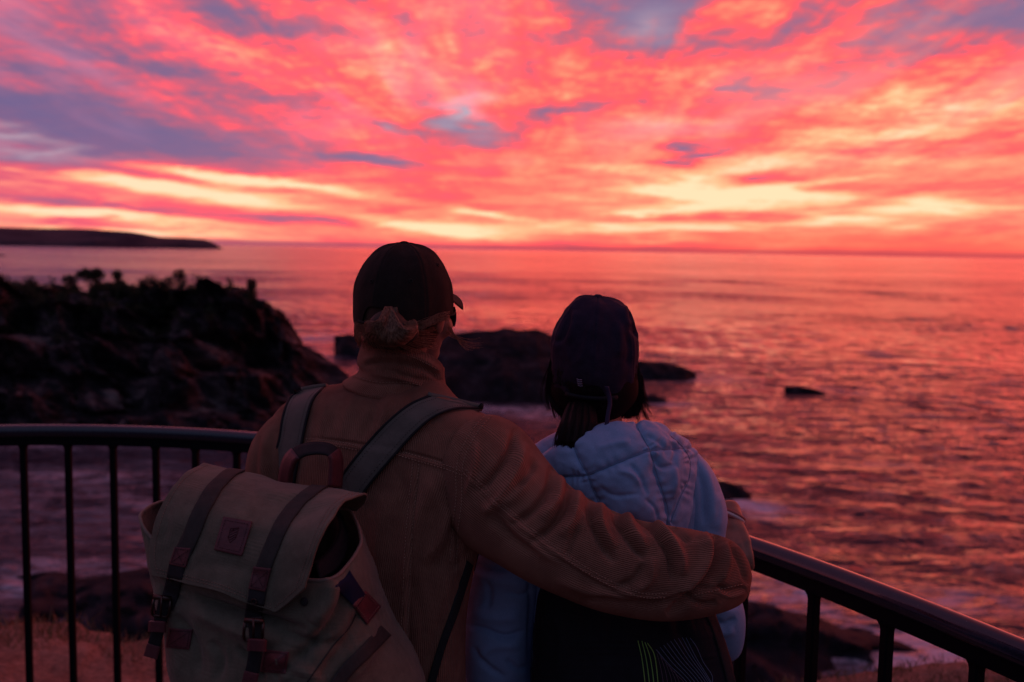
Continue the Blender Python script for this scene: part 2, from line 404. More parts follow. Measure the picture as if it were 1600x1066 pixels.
def ridge_land(name, prof, y_front, y_crest, y_back, nu, nv, amp, nscale, material, seed, foot=None, strata=0.0):
    """land mass whose skyline follows prof = [(px,py)...] seen at depth y_crest; foot on the sea at y_front / y_back"""
    pr = np.array(prof, float); xs = np.linspace(pr[0, 0], pr[-1, 0], nu); ys = np.interp(xs, pr[:, 0], pr[:, 1])
    G = np.zeros((nv, nu, 3))
    for i, (px, py) in enumerate(zip(xs, ys)):
        c = P(px, py, y_crest); e = min(i, nu - 1 - i) / (nu - 1)
        pin = min(1, e * 9 + .12)
        for j in range(nv):
            t = j / (nv - 1)
            if t < .6:
                s = t / .6
                yy = y_front * pin + y_crest * (1 - pin) + (y_crest - y_front) * pin * s
                k = s ** .62 if foot is None else np.interp(s, *foot)
                z = SEA - 1.2 + (c.z - SEA + 1.2) * k
            else:
                s = (t - .6) / .4; yy = y_crest + (y_back - y_crest) * s * pin
                z = c.z - (c.z - SEA + 1.2) * (s ** 1.6)
            x = c.x / y_crest * yy if yy < y_crest else c.x
            v = Vector((x, yy, z)); q = v * nscale + Vector((seed, 0, seed))
            d = noise.hetero_terrain(q, .8, 2.1, 6, .6) - .6
            d2 = noise.ridged_multi_fractal(Vector((q.x * 1.6, q.y * 1.6, q.z * 3.0 + q.x)), .9, 2.2, 5, 1.0, 2.0) - 1.0
            w = sin(pi * min(1, max(0, t)) ** .8) * min(1, e * 12)
            wz = w * (1 - math.exp(-((t - .6) / .06) ** 2) * .72)
            G[j, i] = (v.x + amp * .5 * w * d2, v.y - amp * w * (d + .5 * d2), v.z + amp * .55 * wz * d + strata * w * sin(v.z * 3.1 + d * 3))
    me = gmesh(G); me.update()
    if me.polygons[len(me.polygons) // 3].normal.y > 0: me.flip_normals()
    o = link(name, me, material)
    return o, G

# far headland under the sky, left
prof = [(-1600, 372), (-1100, 352), (-700, 346), (-260, 352), (-120, 354), (0, 356), (60, 357), (100, 357.5), (150, 360), (200, 364), (225, 368), (250, 371), (290, 372), (318, 374), (330, 378), (338, 383.5)]
o, _ = ridge_land('far_headland', prof, 2700, 3000, 3600, 420, 26, 14, .004, M_head, 3.3); tag(o, kind='structure')
o, _ = ridge_land('far_rock_point', [(-60, 392), (-20, 394), (-6, 398), (4, 403)], 780, 800, 830, 24, 14, 1.0, .1, M_head, 1.2); tag(o, kind='structure')

# near headland at the left
prof = [(-1500, 470), (-1200, 430), (-900, 415), (-600, 428), (-330, 442), (-200, 446), (-60, 452), (30, 456), (80, 461), (100, 468), (140, 466), (200, 463), (260, 463), (330, 464), (380, 470), (402, 482), (420, 484), (432, 503),
        (446, 525), (462, 545), (488, 552), (515, 566), (538, 582), (556, 598)]
o, GH = ridge_land('headland', prof, 60, 78, 104, 620, 150, 2.6, .26, M_rock, 5.1, foot=([0, .12, .3, .55, .8, 1], [0, .12, .22, .55, .86, 1]), strata=.25)
tag(o, kind='structure')
# islet in the middle, reef pieces, loose rocks
rocks = [
 ('rock_islet', [(640, 545), (668, 532), (700, 522), (740, 517), (770, 517), (790, 512), (810, 516), (840, 514), (862, 524), (885, 545), (905, 575), (925, 608), (940, 628)], 76, 86, 92, 120, 50, .5, .35, 8.1,
  'dark humped rock islet in the water between the two heads', 'rock'),
 ('sea_rock', [(930, 566), (970, 562), (1004, 564), (1040, 566), (1065, 572), (1088, 583)], 92, 95, 97, 60, 20, .3, .6, 5.2, "long low black reef in white water right of the woman's cap", 'rock'),
 ('sea_rock', [(522, 524), (545, 522), (562, 526), (580, 536), (610, 545), (640, 552)], 107, 110, 113, 60, 20, .35, .5, 2.2, "low dark rock ledge left of the man's head with foam around it", 'rock'),
 ('sea_rock', [(1226, 603), (1250, 604), (1272, 608), (1290, 614)], 85.0, 85.6, 86.6, 30, 14, .12, .8, 4.4, 'thin black rock alone in the red water right of the woman', 'rock'),
 ('sea_rock', [(1000, 618), (1020, 617), (1038, 622), (1046, 629)], 77, 79, 81, 26, 14, .2, .8, 6.4, "small dark rock just off the woman's loose hair", 'rock'),
 ('sea_rock', [(1080, 752), (1118, 748), (1140, 754), (1160, 764), (1174, 774)], 46, 48.5, 50, 40, 18, .25, .9, 9.4, "dark rock in white foam behind the woman's right shoulder", 'rock'),
]
for name, pr, a, b_, c, nu, nv, am, ns, sd, lab, cat in rocks:
    o, _ = ridge_land(name, pr, a, b_, c, nu, nv, am, ns, M_wet, sd); tag(o, lab, cat)
    if name == 'sea_rock': o['group'] = 'rocks showing above the water'
# wave-cut rock shelf at the headland's foot, behind the rail
def shelf(name, prof, yf, yc, yb, nu, nv, am, ns, sd, m=None):
    o, _ = ridge_land(name, prof, yf, yc, yb, nu, nv, am, ns, m or M_wet, sd); return tag(o, kind='structure')
shelf('rock_shelf', [(-160, 640), (0, 645), (90, 650), (170, 648), (240, 655), (330, 652), (390, 660), (430, 664), (470, 668)], 61, 64, 69, 200, 30, .7, .6, 3.9)
shelf('shore_rocks', [(-420, 900), (-200, 908), (-60, 915), (20, 918), (60, 904), (110, 921), (150, 912), (190, 896), (240, 894), (290, 906), (360, 902), (450, 915), (560, 925), (700, 945)], 26, 33.5, 38, 220, 44, .55, .7, 1.7)
shelf('shore_reef', [(1010, 965), (1100, 955), (1180, 948), (1230, 958), (1290, 976), (1330, 992), (1400, 1004), (1460, 1018), (1560, 1046), (1700, 1080)], 24.5, 30, 34, 160, 36, .42, .9, 7.7)

# headland shrubs: small leaf faces round stems
def m_leaf(nt, b):
    n = nnoise(nt, geo_pos(nt), 3.0, 2); cset(nt, b, nramp(nt, n, [(.35, (.02, .026, .016, 1)), (.65, (.06, .065, .035, 1))]))
M_leaf = mat('shrub_leaves', (.04, .05, .03), .9, .15, m_leaf)
M_bark = mat('shrub_bark', (.05, .04, .035), .9, .1)
def clump(centers, n, leaf, rng):
    V, Fc = [], []
    for (c, rx, rz), k in zip(centers, n):
        for _ in range(k):
            d = Vector((rng.gauss(0, 1), rng.gauss(0, 1), rng.gauss(0, 1))).normalized() * (rng.random() ** .45)
            p = c + Vector((d.x * rx, d.y * rx, d.z * rz))
            a = Vector((rng.gauss(0, 1), rng.gauss(0, 1), rng.gauss(0, 1))).normalized() * leaf * rng.uniform(.6, 1.3)
            q = Vector((rng.gauss(0, 1), rng.gauss(0, 1), rng.gauss(0, 1))).normalized().cross(a) * .5
            i = len(V); V += [p - a, p + q, p + a, p - q]; Fc.append((i, i + 1, i + 2, i + 3))
    return mesh_of(V, Fc)
shrubs = [  # px, base py, top py, width px, form, label
 (110, 466, 432, 26, 'stalk', 'small round-headed shrub, leftmost on the headland skyline'),
 (143, 462, 423, 46, 'fan', 'wide fan-shaped wind-bent shrub standing clear on the headland'),
 (184, 460, 424, 18, 'stalk', 'thin upright shrub with a tiny tuft right of the fan-shaped shrub'),
 (206, 462, 438, 44, 'mound', 'low rounded shrub at the foot of the thin tufted one'),
 (244, 462, 430, 64, 'mound', 'broad leafy mound of scrub left of the headland middle'),
 (281, 458, 424, 22, 'stalk', 'slim shrub with a knobbly top in the headland middle'),
 (312, 464, 430, 70, 'mound', 'widest dense mound of scrub right of the headland middle'),
 (347, 468, 444, 50, 'mound', 'low flat scrub between the widest mound and the bare twigs'),
 (364, 470, 430, 24, 'twig', 'bare leaning twiggy shrub near the cliff edge'),
 (393, 480, 438, 18, 'stalk', 'dark shrub with a small head, rightmost at the cliff edge'),
 (378, 476, 454, 44, 'mound', 'small mound of scrub at the base of the bare twigs'),
]
for k, (px, by, ty, w, form, lab) in enumerate(shrubs):
    rng = random.Random(100 + k); Y = 76.5
    base = P(px, by + 6, Y); top = P(px, ty - 4, Y); H = top.z - base.z; W = w / F * Y
    t = thing('shrub', base, lab, 'shrub', 'shrubs along the headland top')
    lines, rad, cl, nn = [], [], [], []
    if form == 'stalk':
        lines = [[base, base + Vector((W * .1, 0, H * .5)), base + Vector((0, 0, H * .85))]]; rad = [.07]
        cl = [(base + Vector((0, 0, H * .80)), W * .5, H * .2), (base + Vector((W * .15, 0, H * .5)), W * .4, H * .22), (base + Vector((0, 0, H * .2)), W * .9, H * .25)]; nn = [230, 120, 300]
    elif form == 'fan':
        for s in np.linspace(-1, 1, 7):
            e = base + Vector((s * W * .38, rng.uniform(-.3, .3), H * rng.uniform(.75, .9))); lines.append([base, base.lerp(e, .5) + Vector((-s * .1, 0, 0)), e]); rad.append(.05)
            cl.append((e, W * .17, H * .13)); nn.append(90)
        cl.append((base + Vector((0, 0, H * .7)), W * .42, H * .16)); nn.append(260)
    elif form == 'mound':
        for _ in range(7):
            c = base + Vector((rng.uniform(-.36, .36) * W, rng.uniform(-.5, .5), H * rng.uniform(.3, .75))); cl.append((c, W * .2, H * .26)); nn.append(120)
            lines.append([base, base.lerp(c, .5), c]); rad.append(.04)
    else:
        for s in range(7):
            e = base + Vector((rng.uniform(-.9, .2) * W * .6, rng.uniform(-.3, .3), H * rng.uniform(.6, 1.0))); lines.append([base, base.lerp(e, .5) + Vector((.1, 0, 0)), e]); rad.append(.05)
            cl.append((base.lerp(e, .8), .14, .16)); nn.append(16)
    link('stems', tube_mesh(lines, rad, 5, ([0, 1], [1, .35])), M_bark, t)
    link('foliage', clump(cl, [int(v * 1.7) for v in nn], .11, rng), M_leaf, t, False)
# ground scrub spread on the headland top
def cover():
    rng = random.Random(5); cl, nn = [], []
    nv, nu = GH.shape[:2]
    for _ in range(1500):
        j = int(rng.uniform(.38, .70) * nv); i = int(rng.uniform(.3, .90) * nu)
        if j < .6 * nv and rng.random() < .45 * (i / nu * 2 - 1): continue
        cl.append((Vector(GH[j, i]) + Vector((0, 0, .05)), rng.uniform(.3, .9), rng.uniform(.2, .55))); nn.append(40)
    for _ in range(420):
        i = int(rng.uniform(.5, .84) * nu); j = int(rng.uniform(.54, .62) * nv)
        cl.append((Vector(GH[j, i]) + Vector((0, 0, rng.uniform(.1, .45))), rng.uniform(.3, .8), rng.uniform(.25, .55))); nn.append(60)
    o = link('headland_scrub', clump(cl, nn, .13, rng), M_leaf, None, False); tag(o, kind='stuff')
cover()

# ------------------------------------------------------------------ near ground
def m_ground(nt, b):
    p = geo_pos(nt); n = nnoise(nt, p, 26, 6, .7); n2 = nnoise(nt, p, 3.0, 4, .6)
    cset(nt, b, nramp(nt, n * .55 + n2 * .45, [(.32, (.07, .045, .035, 1)), (.48, (.24, .135, .10, 1)), (.6, (.36, .21, .16, 1)), (.74, (.48, .32, .25, 1))]))
    bump(nt, b, n, .03, .9)
M_ground = mat('gravelly_bank', (.2, .15, .1), .95, .1, m_ground)
def m_conc(nt, b):
    p = geo_pos(nt); n = nnoise(nt, p, 9, 8, .6)
    cset(nt, b, nramp(nt, n, [(.35, (.09, .085, .082, 1)), (.65, (.17, .16, .15, 1))])); bump(nt, b, n, .01, .6)
M_conc = mat('platform_concrete', (.2, .2, .2), .9, .2, m_conc)
def bank():
    # ground falls from the platform and breaks off; the edge follows what is seen below the rail
    edge = np.array([(-700, 950), (-300, 958), (-100, 962), (0, 966), (80, 966), (150, 982), (200, 992), (260, 990), (400, 1005), (600, 1030), (760, 1075), (900, 1130), (1050, 1130), (1180, 1085), (1300, 1050), (1400, 1032), (1500, 1030), (1620, 1045), (1800, 1050), (2300, 1045)], float)
    rows = []
    xs = np.linspace(-700, 2300, 260); ys = np.interp(xs, edge[:, 0], edge[:, 1])
    zE = -.45
    nv = 64
    G = np.zeros((nv, len(xs), 3))
    for i, (px, py) in enumerate(zip(xs, ys)):
        d = ray(px, py); e = EYE + d * ((zE - EYE.z) / d.z)
        dirn = Vector((e.x, e.y, 0)).normalized()
        near = Vector((e.x, e.y, 0)) * .30
        for j in range(nv):
            t = j / (nv - 1)
            if t < .55:
                s = t / .55; q = near.lerp(Vector((e.x, e.y, 0)), s); z = -.22 + (zE + .22) * s ** 1.5
            else:
                s = (t - .55) / .45; q = Vector((e.x, e.y, 0)) + dirn * (s ** .9 * 11); z = zE + (SEA - 1.5 - zE) * (s ** .85)
            n1 = noise.fractal(Vector((q.x * 1.3, q.y * 1.3, z * .6)), .9, 2.1, 5)
            n2 = noise.fractal(Vector((q.x * 5, q.y * 5, z * 3)), .9, 2.1, 3)
            w = .05 + .5 * max(0, t - .5)
            G[j, i] = (q.x + n2 * .05, q.y, z + n1 * w + n2 * .025)
    me = gmesh(G); me.update()
    if me.polygons[10].normal.z < 0: me.flip_normals()
    o = link('ground', me, M_ground); tag(o, kind='structure'); return G
GB = bank()
def grass():
    rng = random.Random(11); V, Fc = [], []
    nv, nu = GB.shape[:2]
    for _ in range(52000):
        j = int(rng.uniform(.20, .60) * nv); i = rng.randrange(nu)
        n = noise.noise(Vector(GB[j, i]) * 1.1)
        if n < -.15: continue
        p = Vector(GB[j, i]) + Vector((rng.uniform(-.06, .06), rng.uniform(-.06, .06), -.01))
        h = rng.uniform(.015, .06) * (1 + max(0, n)); a = rng.uniform(0, pi); w = Vector((cos(a), sin(a), 0)) * .004
        l = Vector((rng.gauss(0, .5), rng.gauss(0, .5), 1)) * h
        k = len(V); V += [p - w, p + w, p + l]; Fc.append((k, k + 1, k + 2))
    me = mesh_of(V, Fc)
    def mg(nt, b):
        nn = nnoise(nt, geo_pos(nt), 2.2, 3); cset(nt, b, nramp(nt, nn, [(.38, (.10, .085, .03, 1)), (.5, (.24, .15, .09, 1)), (.7, (.32, .2, .14, 1))]))
    o = link('dry_grass', me, mat('dry_grass_blades', (.2, .15, .1), .9, .1, mg), None, False); tag(o, kind='stuff')
grass()
# round lookout platform
CX, CY, RR = -1.797, 1.107, 2.859
FLOOR = -.10
def platform():
    n = 96; bm = bmesh.new(); R2 = RR + .07
    top = [bm.verts.new((CX + (R2 - .02) * cos(2 * pi * i / n), CY + (R2 - .02) * sin(2 * pi * i / n), FLOOR)) for i in range(n)]
    mid = [bm.verts.new((CX + R2 * cos(2 * pi * i / n), CY + R2 * sin(2 * pi * i / n), FLOOR - .02)) for i in range(n)]
    bot = [bm.verts.new((v.co.x, v.co.y, -.7)) for v in mid]
    bm.faces.new(top)
    for i in range(n):
        j = (i + 1) % n; bm.faces.new((mid[i], mid[j], top[j], top[i])); bm.faces.new((bot[i], bot[j], mid[j], mid[i]))
    me = bpy.data.meshes.new('p'); bm.to_mesh(me); bm.free()
    tag(link('platform', me, M_conc, None, False), kind='structure')
platform()

# ------------------------------------------------------------------ railing
def m_paint(nt, b):
    n = nnoise(nt, geo_pos(nt), 60, 4, .6); cset(nt, b, nramp(nt, n, [(.4, (.011, .014, .026, 1)), (.7, (.018, .021, .034, 1))]))
    ch = nnoise(nt, geo_pos(nt), 170, 3, .5); b.inputs['Base Color'].links[0] and cset(nt, b, nmix(nt, ch.ss(.735, .76), E(nt, b.inputs['Base Color'].links[0].from_socket), (.20, .17, .16, 1)))
    nt.links.new((n * .12 + .07).s, b.inputs['Roughness'])
M_rail = mat('black_rail_paint', (.03, .035, .05), .35, .42, m_paint)
_b = M_rail.node_tree.nodes['Principled BSDF']; _b.inputs['Coat Weight'].default_value = .5; _b.inputs['Coat Roughness'].default_value = .06
M_bar = mat('black_bar_paint', (.006, .006, .008), .7, .06)
RAILZ = 1.07
def rail_line():
    meas = [(0, 663), (100, 663), (200, 665), (300, 668), (400, 674), (1162, 832), (1237, 857), (1350, 897), (1440, 936), (1600, 993)]
    th, rr = [], []
    for x, y in meas:
        d = ray(x, y); q = EYE + d * ((RAILZ - EYE.z) / d.z)
        th.append(atan2(q.y - CY, q.x - CX)); rr.append(sqrt((q.x - CX) ** 2 + (q.y - CY) ** 2))
    o = np.argsort(th); th = np.array(th)[o]; rr = np.array(rr)[o]
    c = np.polyfit(th, rr, 3)
    def R(t):
        tt = min(max(t, th[0] - .12), th[-1] + .12); return float(np.polyval(c, tt))
    return R
RF = rail_line()
def railpt(t, z, off=0.0):
    r = RF(t) - .012 + off; return Vector((CX + r * cos(t), CY + r * sin(t), z))
def build_rail():
    t = thing('railing', railpt(1.2, 0), 'curved dark metal railing with a round handrail and thin upright bars round the lookout', 'railing')
    a0, a1 = -.75, 3.9
    ts = np.linspace(a0, a1, 260)
    pts = [railpt(a, RAILZ - .027) for a in ts]
    link('handrail', tube_mesh([pts], .027, 24), M_rail, t)
    def flat(z0, z1, hw):
        V, Fc = [], []
        prof = [(-hw, z0), (hw, z0), (hw, z1), (-hw, z1)]
        for a in ts:
            for o, z in prof: V.append(railpt(a, z, o))
        for i in range(len(ts) - 1):
            for k in range(4): Fc.append((i * 4 + k, i * 4 + (k + 1) % 4, (i + 1) * 4 + (k + 1) % 4, (i + 1) * 4 + k))
        return mesh_of(V, Fc)
    link('top_flat_bar', flat(RAILZ - .082, RAILZ - .046, .014), M_bar, t, False)
    link('bottom_rail', flat(-.085, -.062, .02), M_bar, t, False)
    # upright bars: angles from the seen bars, continued at the same spacing
    seen = [(37, 695), (107, 694), (176, 695), (243, 697), (306, 700), (370, 704)], [(1162, 885), (1272, 920), (1388, 968), (1528, 1028)]
    def ang(x, y):
        d = ray(x, y); best = None
        # intersect the vertical ray-plane with the rail curve
        for a in np.linspace(-.5, 3.2, 3000):
            q = railpt(a, RAILZ - .08); X, Yp = pxof(q); e = abs(X - x) + abs(Yp - y) * .02
            if q.y > .6 and (best is None or e < best[0]): best = (e, a)
        return best[1]
    L = sorted(ang(*q) for q in seen[0]); Rr = sorted(ang(*q) for q in seen[1])
    step = .0600
    A = list(L) + list(Rr)
    gap = L[0] - Rr[-1]; n = round(gap / .066)
    A += [Rr[-1] + gap * k / n for k in range(1, n)]
    a = L[-1]
    while a < a1 - .07: a += .061; A.append(a)
    a = Rr[0]
    while a > a0 + .09: a -= .078; A.append(a)
    proto = None
    for a in sorted(A, reverse=True):
        p = railpt(a, 0)
        if proto is None:
            bm = bmesh.new(); w = .0125
            zs = [(FLOOR, w), (RAILZ - .100, w), (RAILZ - .090, w * 1.12), (RAILZ - .080, w * 1.5)]
            rings = []
            for z, r in zs:
                rings.append([bm.verts.new((r * cx_, r * cy_, z)) for cx_, cy_ in ((-1, -.7), (-.7, -1), (.7, -1), (1, -.7), (1, .7), (.7, 1), (-.7, 1), (-1, .7))])
            for i in range(len(rings) - 1):
                for k in range(8): bm.faces.new((rings[i][k], rings[i][(k + 1) % 8], rings[i + 1][(k + 1) % 8], rings[i + 1][k]))
            bm.faces.new(rings[0][::-1]); bm.faces.new(rings[-1])
            me = bpy.data.meshes.new('bar'); bm.to_mesh(me); bm.free()
            proto = link('upright_bar', me, M_bar, t, False)
            o = proto
        else:
            o = proto.copy(); COL.objects.link(o); o.parent = t; o.matrix_parent_inverse = proto.matrix_parent_inverse.copy()
        o.location = p; o.rotation_euler = (0, 0, a)
build_rail()

# ================================================================== soft goods helpers
def V3(p): return np.array(tuple(p), float)
def ring(A, B, rd, T=None, n=2.3, nu=24, shift=0.0, dvec=None):
    """closed ring through A and B (opposite sides), rd = half depth"""
    A, B = V3(A), V3(B); c = (A + B) / 2; h = (B - A) / 2
    if dvec is None:
        D = np.cross(h, T); D /= np.linalg.norm(D)
        if D[1] < 0: D = -D
        D = D * rd
    else: D = V3(dvec)
    out = []
    for k in range(nu):
        a = 2 * pi * (k / nu + shift); ca, sa = cos(a), sin(a)
        out.append(c + h * (abs(ca) ** (2 / n)) * np.sign(ca) + D * (abs(sa) ** (2 / n)) * np.sign(sa))
    return out
def loft(rings, NU, NV):
    c = np.array(rings, float)
    c = crom(c, NV)
    return np.swapaxes(crom(np.swapaxes(c, 0, 1), NU, True), 0, 1)
def tube_px(rows, NU, NV, n=2.3, shift=0.0):
    """rows: (xa,ya,Ya, xb,yb,Yb, rd): two opposite outline points and half depth"""
    As = [V3(P(*r[0:3])) for r in rows]; Bs = [V3(P(*r[3:6])) for r in rows]
    cs = (np.array(As) + np.array(Bs)) / 2; T = np.gradient(cs, axis=0)
    return loft([ring(a, b, r[6], T[i], n, shift=shift) for i, (a, b, r) in enumerate(zip(As, Bs, rows))], NU, NV)
def outn(G):
    N = grid_normals(G, True); c = G.mean(axis=1, keepdims=True)
    s = ((G - c) * N).sum(); return N if s > 0 else -N
def closed_mesh(G, capends=True):
    nv, nu = G.shape[:2]; me_v = G.reshape(-1, 3); fs = grid_faces(nu, nv, True)
    if capends: fs.append(tuple(range(nu))[::-1]); fs.append(tuple((nv - 1) * nu + k for k in range(nu)))
    me = mesh_of(me_v, fs)
    bm = bmesh.new(); bm.from_mesh(me); bmesh.ops.recalc_face_normals(bm, faces=bm.faces); bm.to_mesh(me); bm.free()
    return me
def wale_around(G):   # metres round each ring: ribs run lengthwise
    d = np.linalg.norm(np.roll(G, -1, 1) - G, axis=2); m = d.mean(axis=0)
    c = np.concatenate([[0], np.cumsum(m)[:-1]])
    return np.repeat(c[None, :], G.shape[0], 0)
def bvh_of(*objs):
    V, Fc = [], []
    for o in objs:
        me = o.data; b = len(V); mw = o.matrix_world
        V += [v.co.copy() for v in me.vertices]; Fc += [[b + i for i in p.vertices] for p in me.polygons]
    return BVHTree.FromPolygons(V, Fc)
def hit(tree, px, py, default=None):
    d = ray(px, py).normalized(); h = tree.ray_cast(EYE, d)
    if h[0] is None: return default, Vector((0, -1, 0))
    n = h[1]
    if n.dot(d) > 0: n = -n
    return h[0], n
def drape(tree, left, right, nu, nv, off=.002, sm=3, fallback=None, bulge=0.0):
    """grid between two pixel polylines, laid on the surfaces in tree"""
    Lc, Rc = crom(np.array(left, float), nv), crom(np.array(right, float), nv)
    Yg = np.full((nv, nu), np.nan); PX = np.zeros((nv, nu, 2))
    for j in range(nv):
        for i in range(nu):
            u = i / (nu - 1); q = Lc[j] * (1 - u) + Rc[j] * u; PX[j, i] = q
            h, n = hit(tree, q[0], q[1])
            if h is not None: Yg[j, i] = h.y
    fb = fallback if fallback else np.nanmedian(Yg)
    if np.isnan(Yg).any():
        idx = np.argwhere(~np.isnan(Yg))
        for j, i in np.argwhere(np.isnan(Yg)):
            if len(idx):
                k = np.argmin(((idx - (j, i)) ** 2).sum(1)); Yg[j, i] = Yg[tuple(idx[k])]
            else: Yg[j, i] = fb
    for _ in range(sm):
        Z = np.pad(Yg, 1, mode='edge'); Yg = (Z[:-2, 1:-1] + Z[2:, 1:-1] + Z[1:-1, :-2] + Z[1:-1, 2:] + 2 * Yg) / 6
    G = np.zeros((nv, nu, 3))
    for j in range(nv):
        for i in range(nu):
            p = V3(P(PX[j, i, 0], PX[j, i, 1], Yg[j, i])); d = CW - p; d /= np.linalg.norm(d)
            G[j, i] = p + d * (off + bulge * sin(pi * i / (nu - 1)) ** .6)
    return G
def solid(G, th, name='m'):
    N = grid_normals(G); 
    if ((G - CW) * N).sum() > 0: N = -N
    nv, nu = G.shape[:2]; B = G - N * th
    V = list(G.reshape(-1, 3)) + list(B.reshape(-1, 3)); m = nv * nu
    fs = grid_faces(nu, nv); fs += [tuple(m + k for k in f)[::-1] for f in fs]
    for i in range(nu - 1):
        fs.append((i, i + 1, m + i + 1, m + i)); a = (nv - 1) * nu + i; fs.append((a + 1, a, m + a, m + a + 1))
    for j in range(nv - 1):
        a = j * nu; fs.append((a + nu, a, m + a, m + a + nu)); a = j * nu + nu - 1; fs.append((a, a + nu, m + a + nu, m + a))
    me = mesh_of(V, fs)
    bm = bmesh.new(); bm.from_mesh(me); bmesh.ops.recalc_face_normals(bm, faces=bm.faces); bm.to_mesh(me); bm.free(); return me
def ribbon(tree, mid, w, nu=6, nv=40, **k):
    """strip of pixel half width w round a pixel polyline"""
    m = crom(np.array(mid, float), 24); T = np.gradient(m, axis=0); T /= np.linalg.norm(T, axis=1, keepdims=True) + 1e-9
    Nn = np.stack([-T[:, 1], T[:, 0]], 1); ww = np.interp(np.linspace(0, 1, 24), np.linspace(0, 1, len(np.atleast_1d(w))), np.atleast_1d(w))[:, None] if np.ndim(w) else w
    return drape(tree, m + Nn * ww, m - Nn * ww, nu, nv, **k)
def stitches(tree, lines, dash=3.2, gap=2.0, r=.00055, off=.0009):
    out = []
    for ln in lines:
        m = crom(np.array(ln, float), 120); s = np.concatenate([[0], np.cumsum(np.hypot(*np.diff(m, axis=0).T))])
        t = 0
        while t + dash < s[-1]:
            pts = []
            for q in (t, t + dash / 2, t + dash):
                x, y = np.interp(q, s, m[:, 0]), np.interp(q, s, m[:, 1]); h, n = hit(tree, x, y)
                if h is None: break
                pts.append(h + n * (off + (r * .6 if q == t + dash / 2 else 0)))
            if len(pts) == 3: out.append(pts)
            t += dash + gap
    return tube_mesh(out, r, 4)
def stitch_lines(name, tree, lines, m, parent, **k):
    for ln in lines:
        me = stitches(tree, [ln], **k)
        if len(me.vertices): link(name, me, m, parent)
        else: bpy.data.meshes.remove(me)
def baked(V_F_list, voxel, smooth_it=6, fac=.5):
    """union of closed shapes -> one continuous surface"""
    V, Fc = [], []
    for me in V_F_list:
        b = len(V); V += [v.co.copy() for v in me.vertices]; Fc += [[b + i for i in p.vertices] for p in me.polygons]; bpy.data.meshes.remove(me)
    me = mesh_of(V, Fc); o = bpy.data.objects.new('t', me); COL.objects.link(o)
    m = o.modifiers.new('r', 'REMESH'); m.mode = 'VOXEL'; m.voxel_size = voxel; m.adaptivity = 0
    s = o.modifiers.new('s', 'SMOOTH'); s.iterations = smooth_it; s.factor = fac
    dg = bpy.context.evaluated_depsgraph_get(); r = bpy.data.meshes.new_from_object(o.evaluated_get(dg))
    bpy.data.objects.remove(o); bpy.data.meshes.remove(me); return r
def ell(c, r, M=None, seg=24):
    bm = bmesh.new(); bmesh.ops.create_uvsphere(bm, u_segments=seg, v_segments=seg // 2 + 2, radius=1)
    mt = Matrix.Translation(Vector(c)) @ Matrix.Diagonal((*r, 1))
    if M: mt = M @ mt
    bmesh.ops.transform(bm, matrix=mt, verts=bm.verts); me = bpy.data.meshes.new('e'); bm.to_mesh(me); bm.free(); return me
def limb(pts, M=None):           # [(point, radius)...] continuous tapered chain
    P_, R_ = [], []
    pts = [((M @ Vector(p)) if M else Vector(p), r) for p, r in pts]
    cp = crom(np.array([tuple(p) for p, r in pts]), max(12, 6 * len(pts))); cr = crom(np.array([[r] for p, r in pts]), max(12, 6 * len(pts)))[:, 0]
    me = tube_mesh([cp], [cr], 14)
    return [me, ell(pts[0][0], (pts[0][1],) * 3), ell(pts[-1][0], (pts[-1][1],) * 3)]
def head_parts(M):
    o = [ell((0, -.012, .02), (.074, .094, .090), M), ell((0, .042, -.045), (.057, .056, .086), M), ell((0, .046, -.098), (.046, .046, .034), M),
         ell((0, .087, .014), (.046, .014, .010), M), ell((0, .101, -.068), (.023, .010, .005), M), ell((0, .100, -.078), (.021, .010, .006), M),
         ell((0, .086, -.113), (.022, .020, .018), M)]
    o += limb([((0, .095, .004), .008), ((0, .108, -.022), .010), ((0, .117, -.043), .012)], M)
    for s in (-1, 1):
        o += [ell((s * .031, .083, -.006), (.013, .012, .010), M), ell((s * .040, .062, -.045), (.028, .03, .028), M), ell((s * .012, .106, -.048), (.010, .010, .008), M),
              ell((s * .076, -.004, -.018), (.008, .019, .031), M), ell((s * .080, -.010, -.008), (.006, .014, .018), M)]
    return o
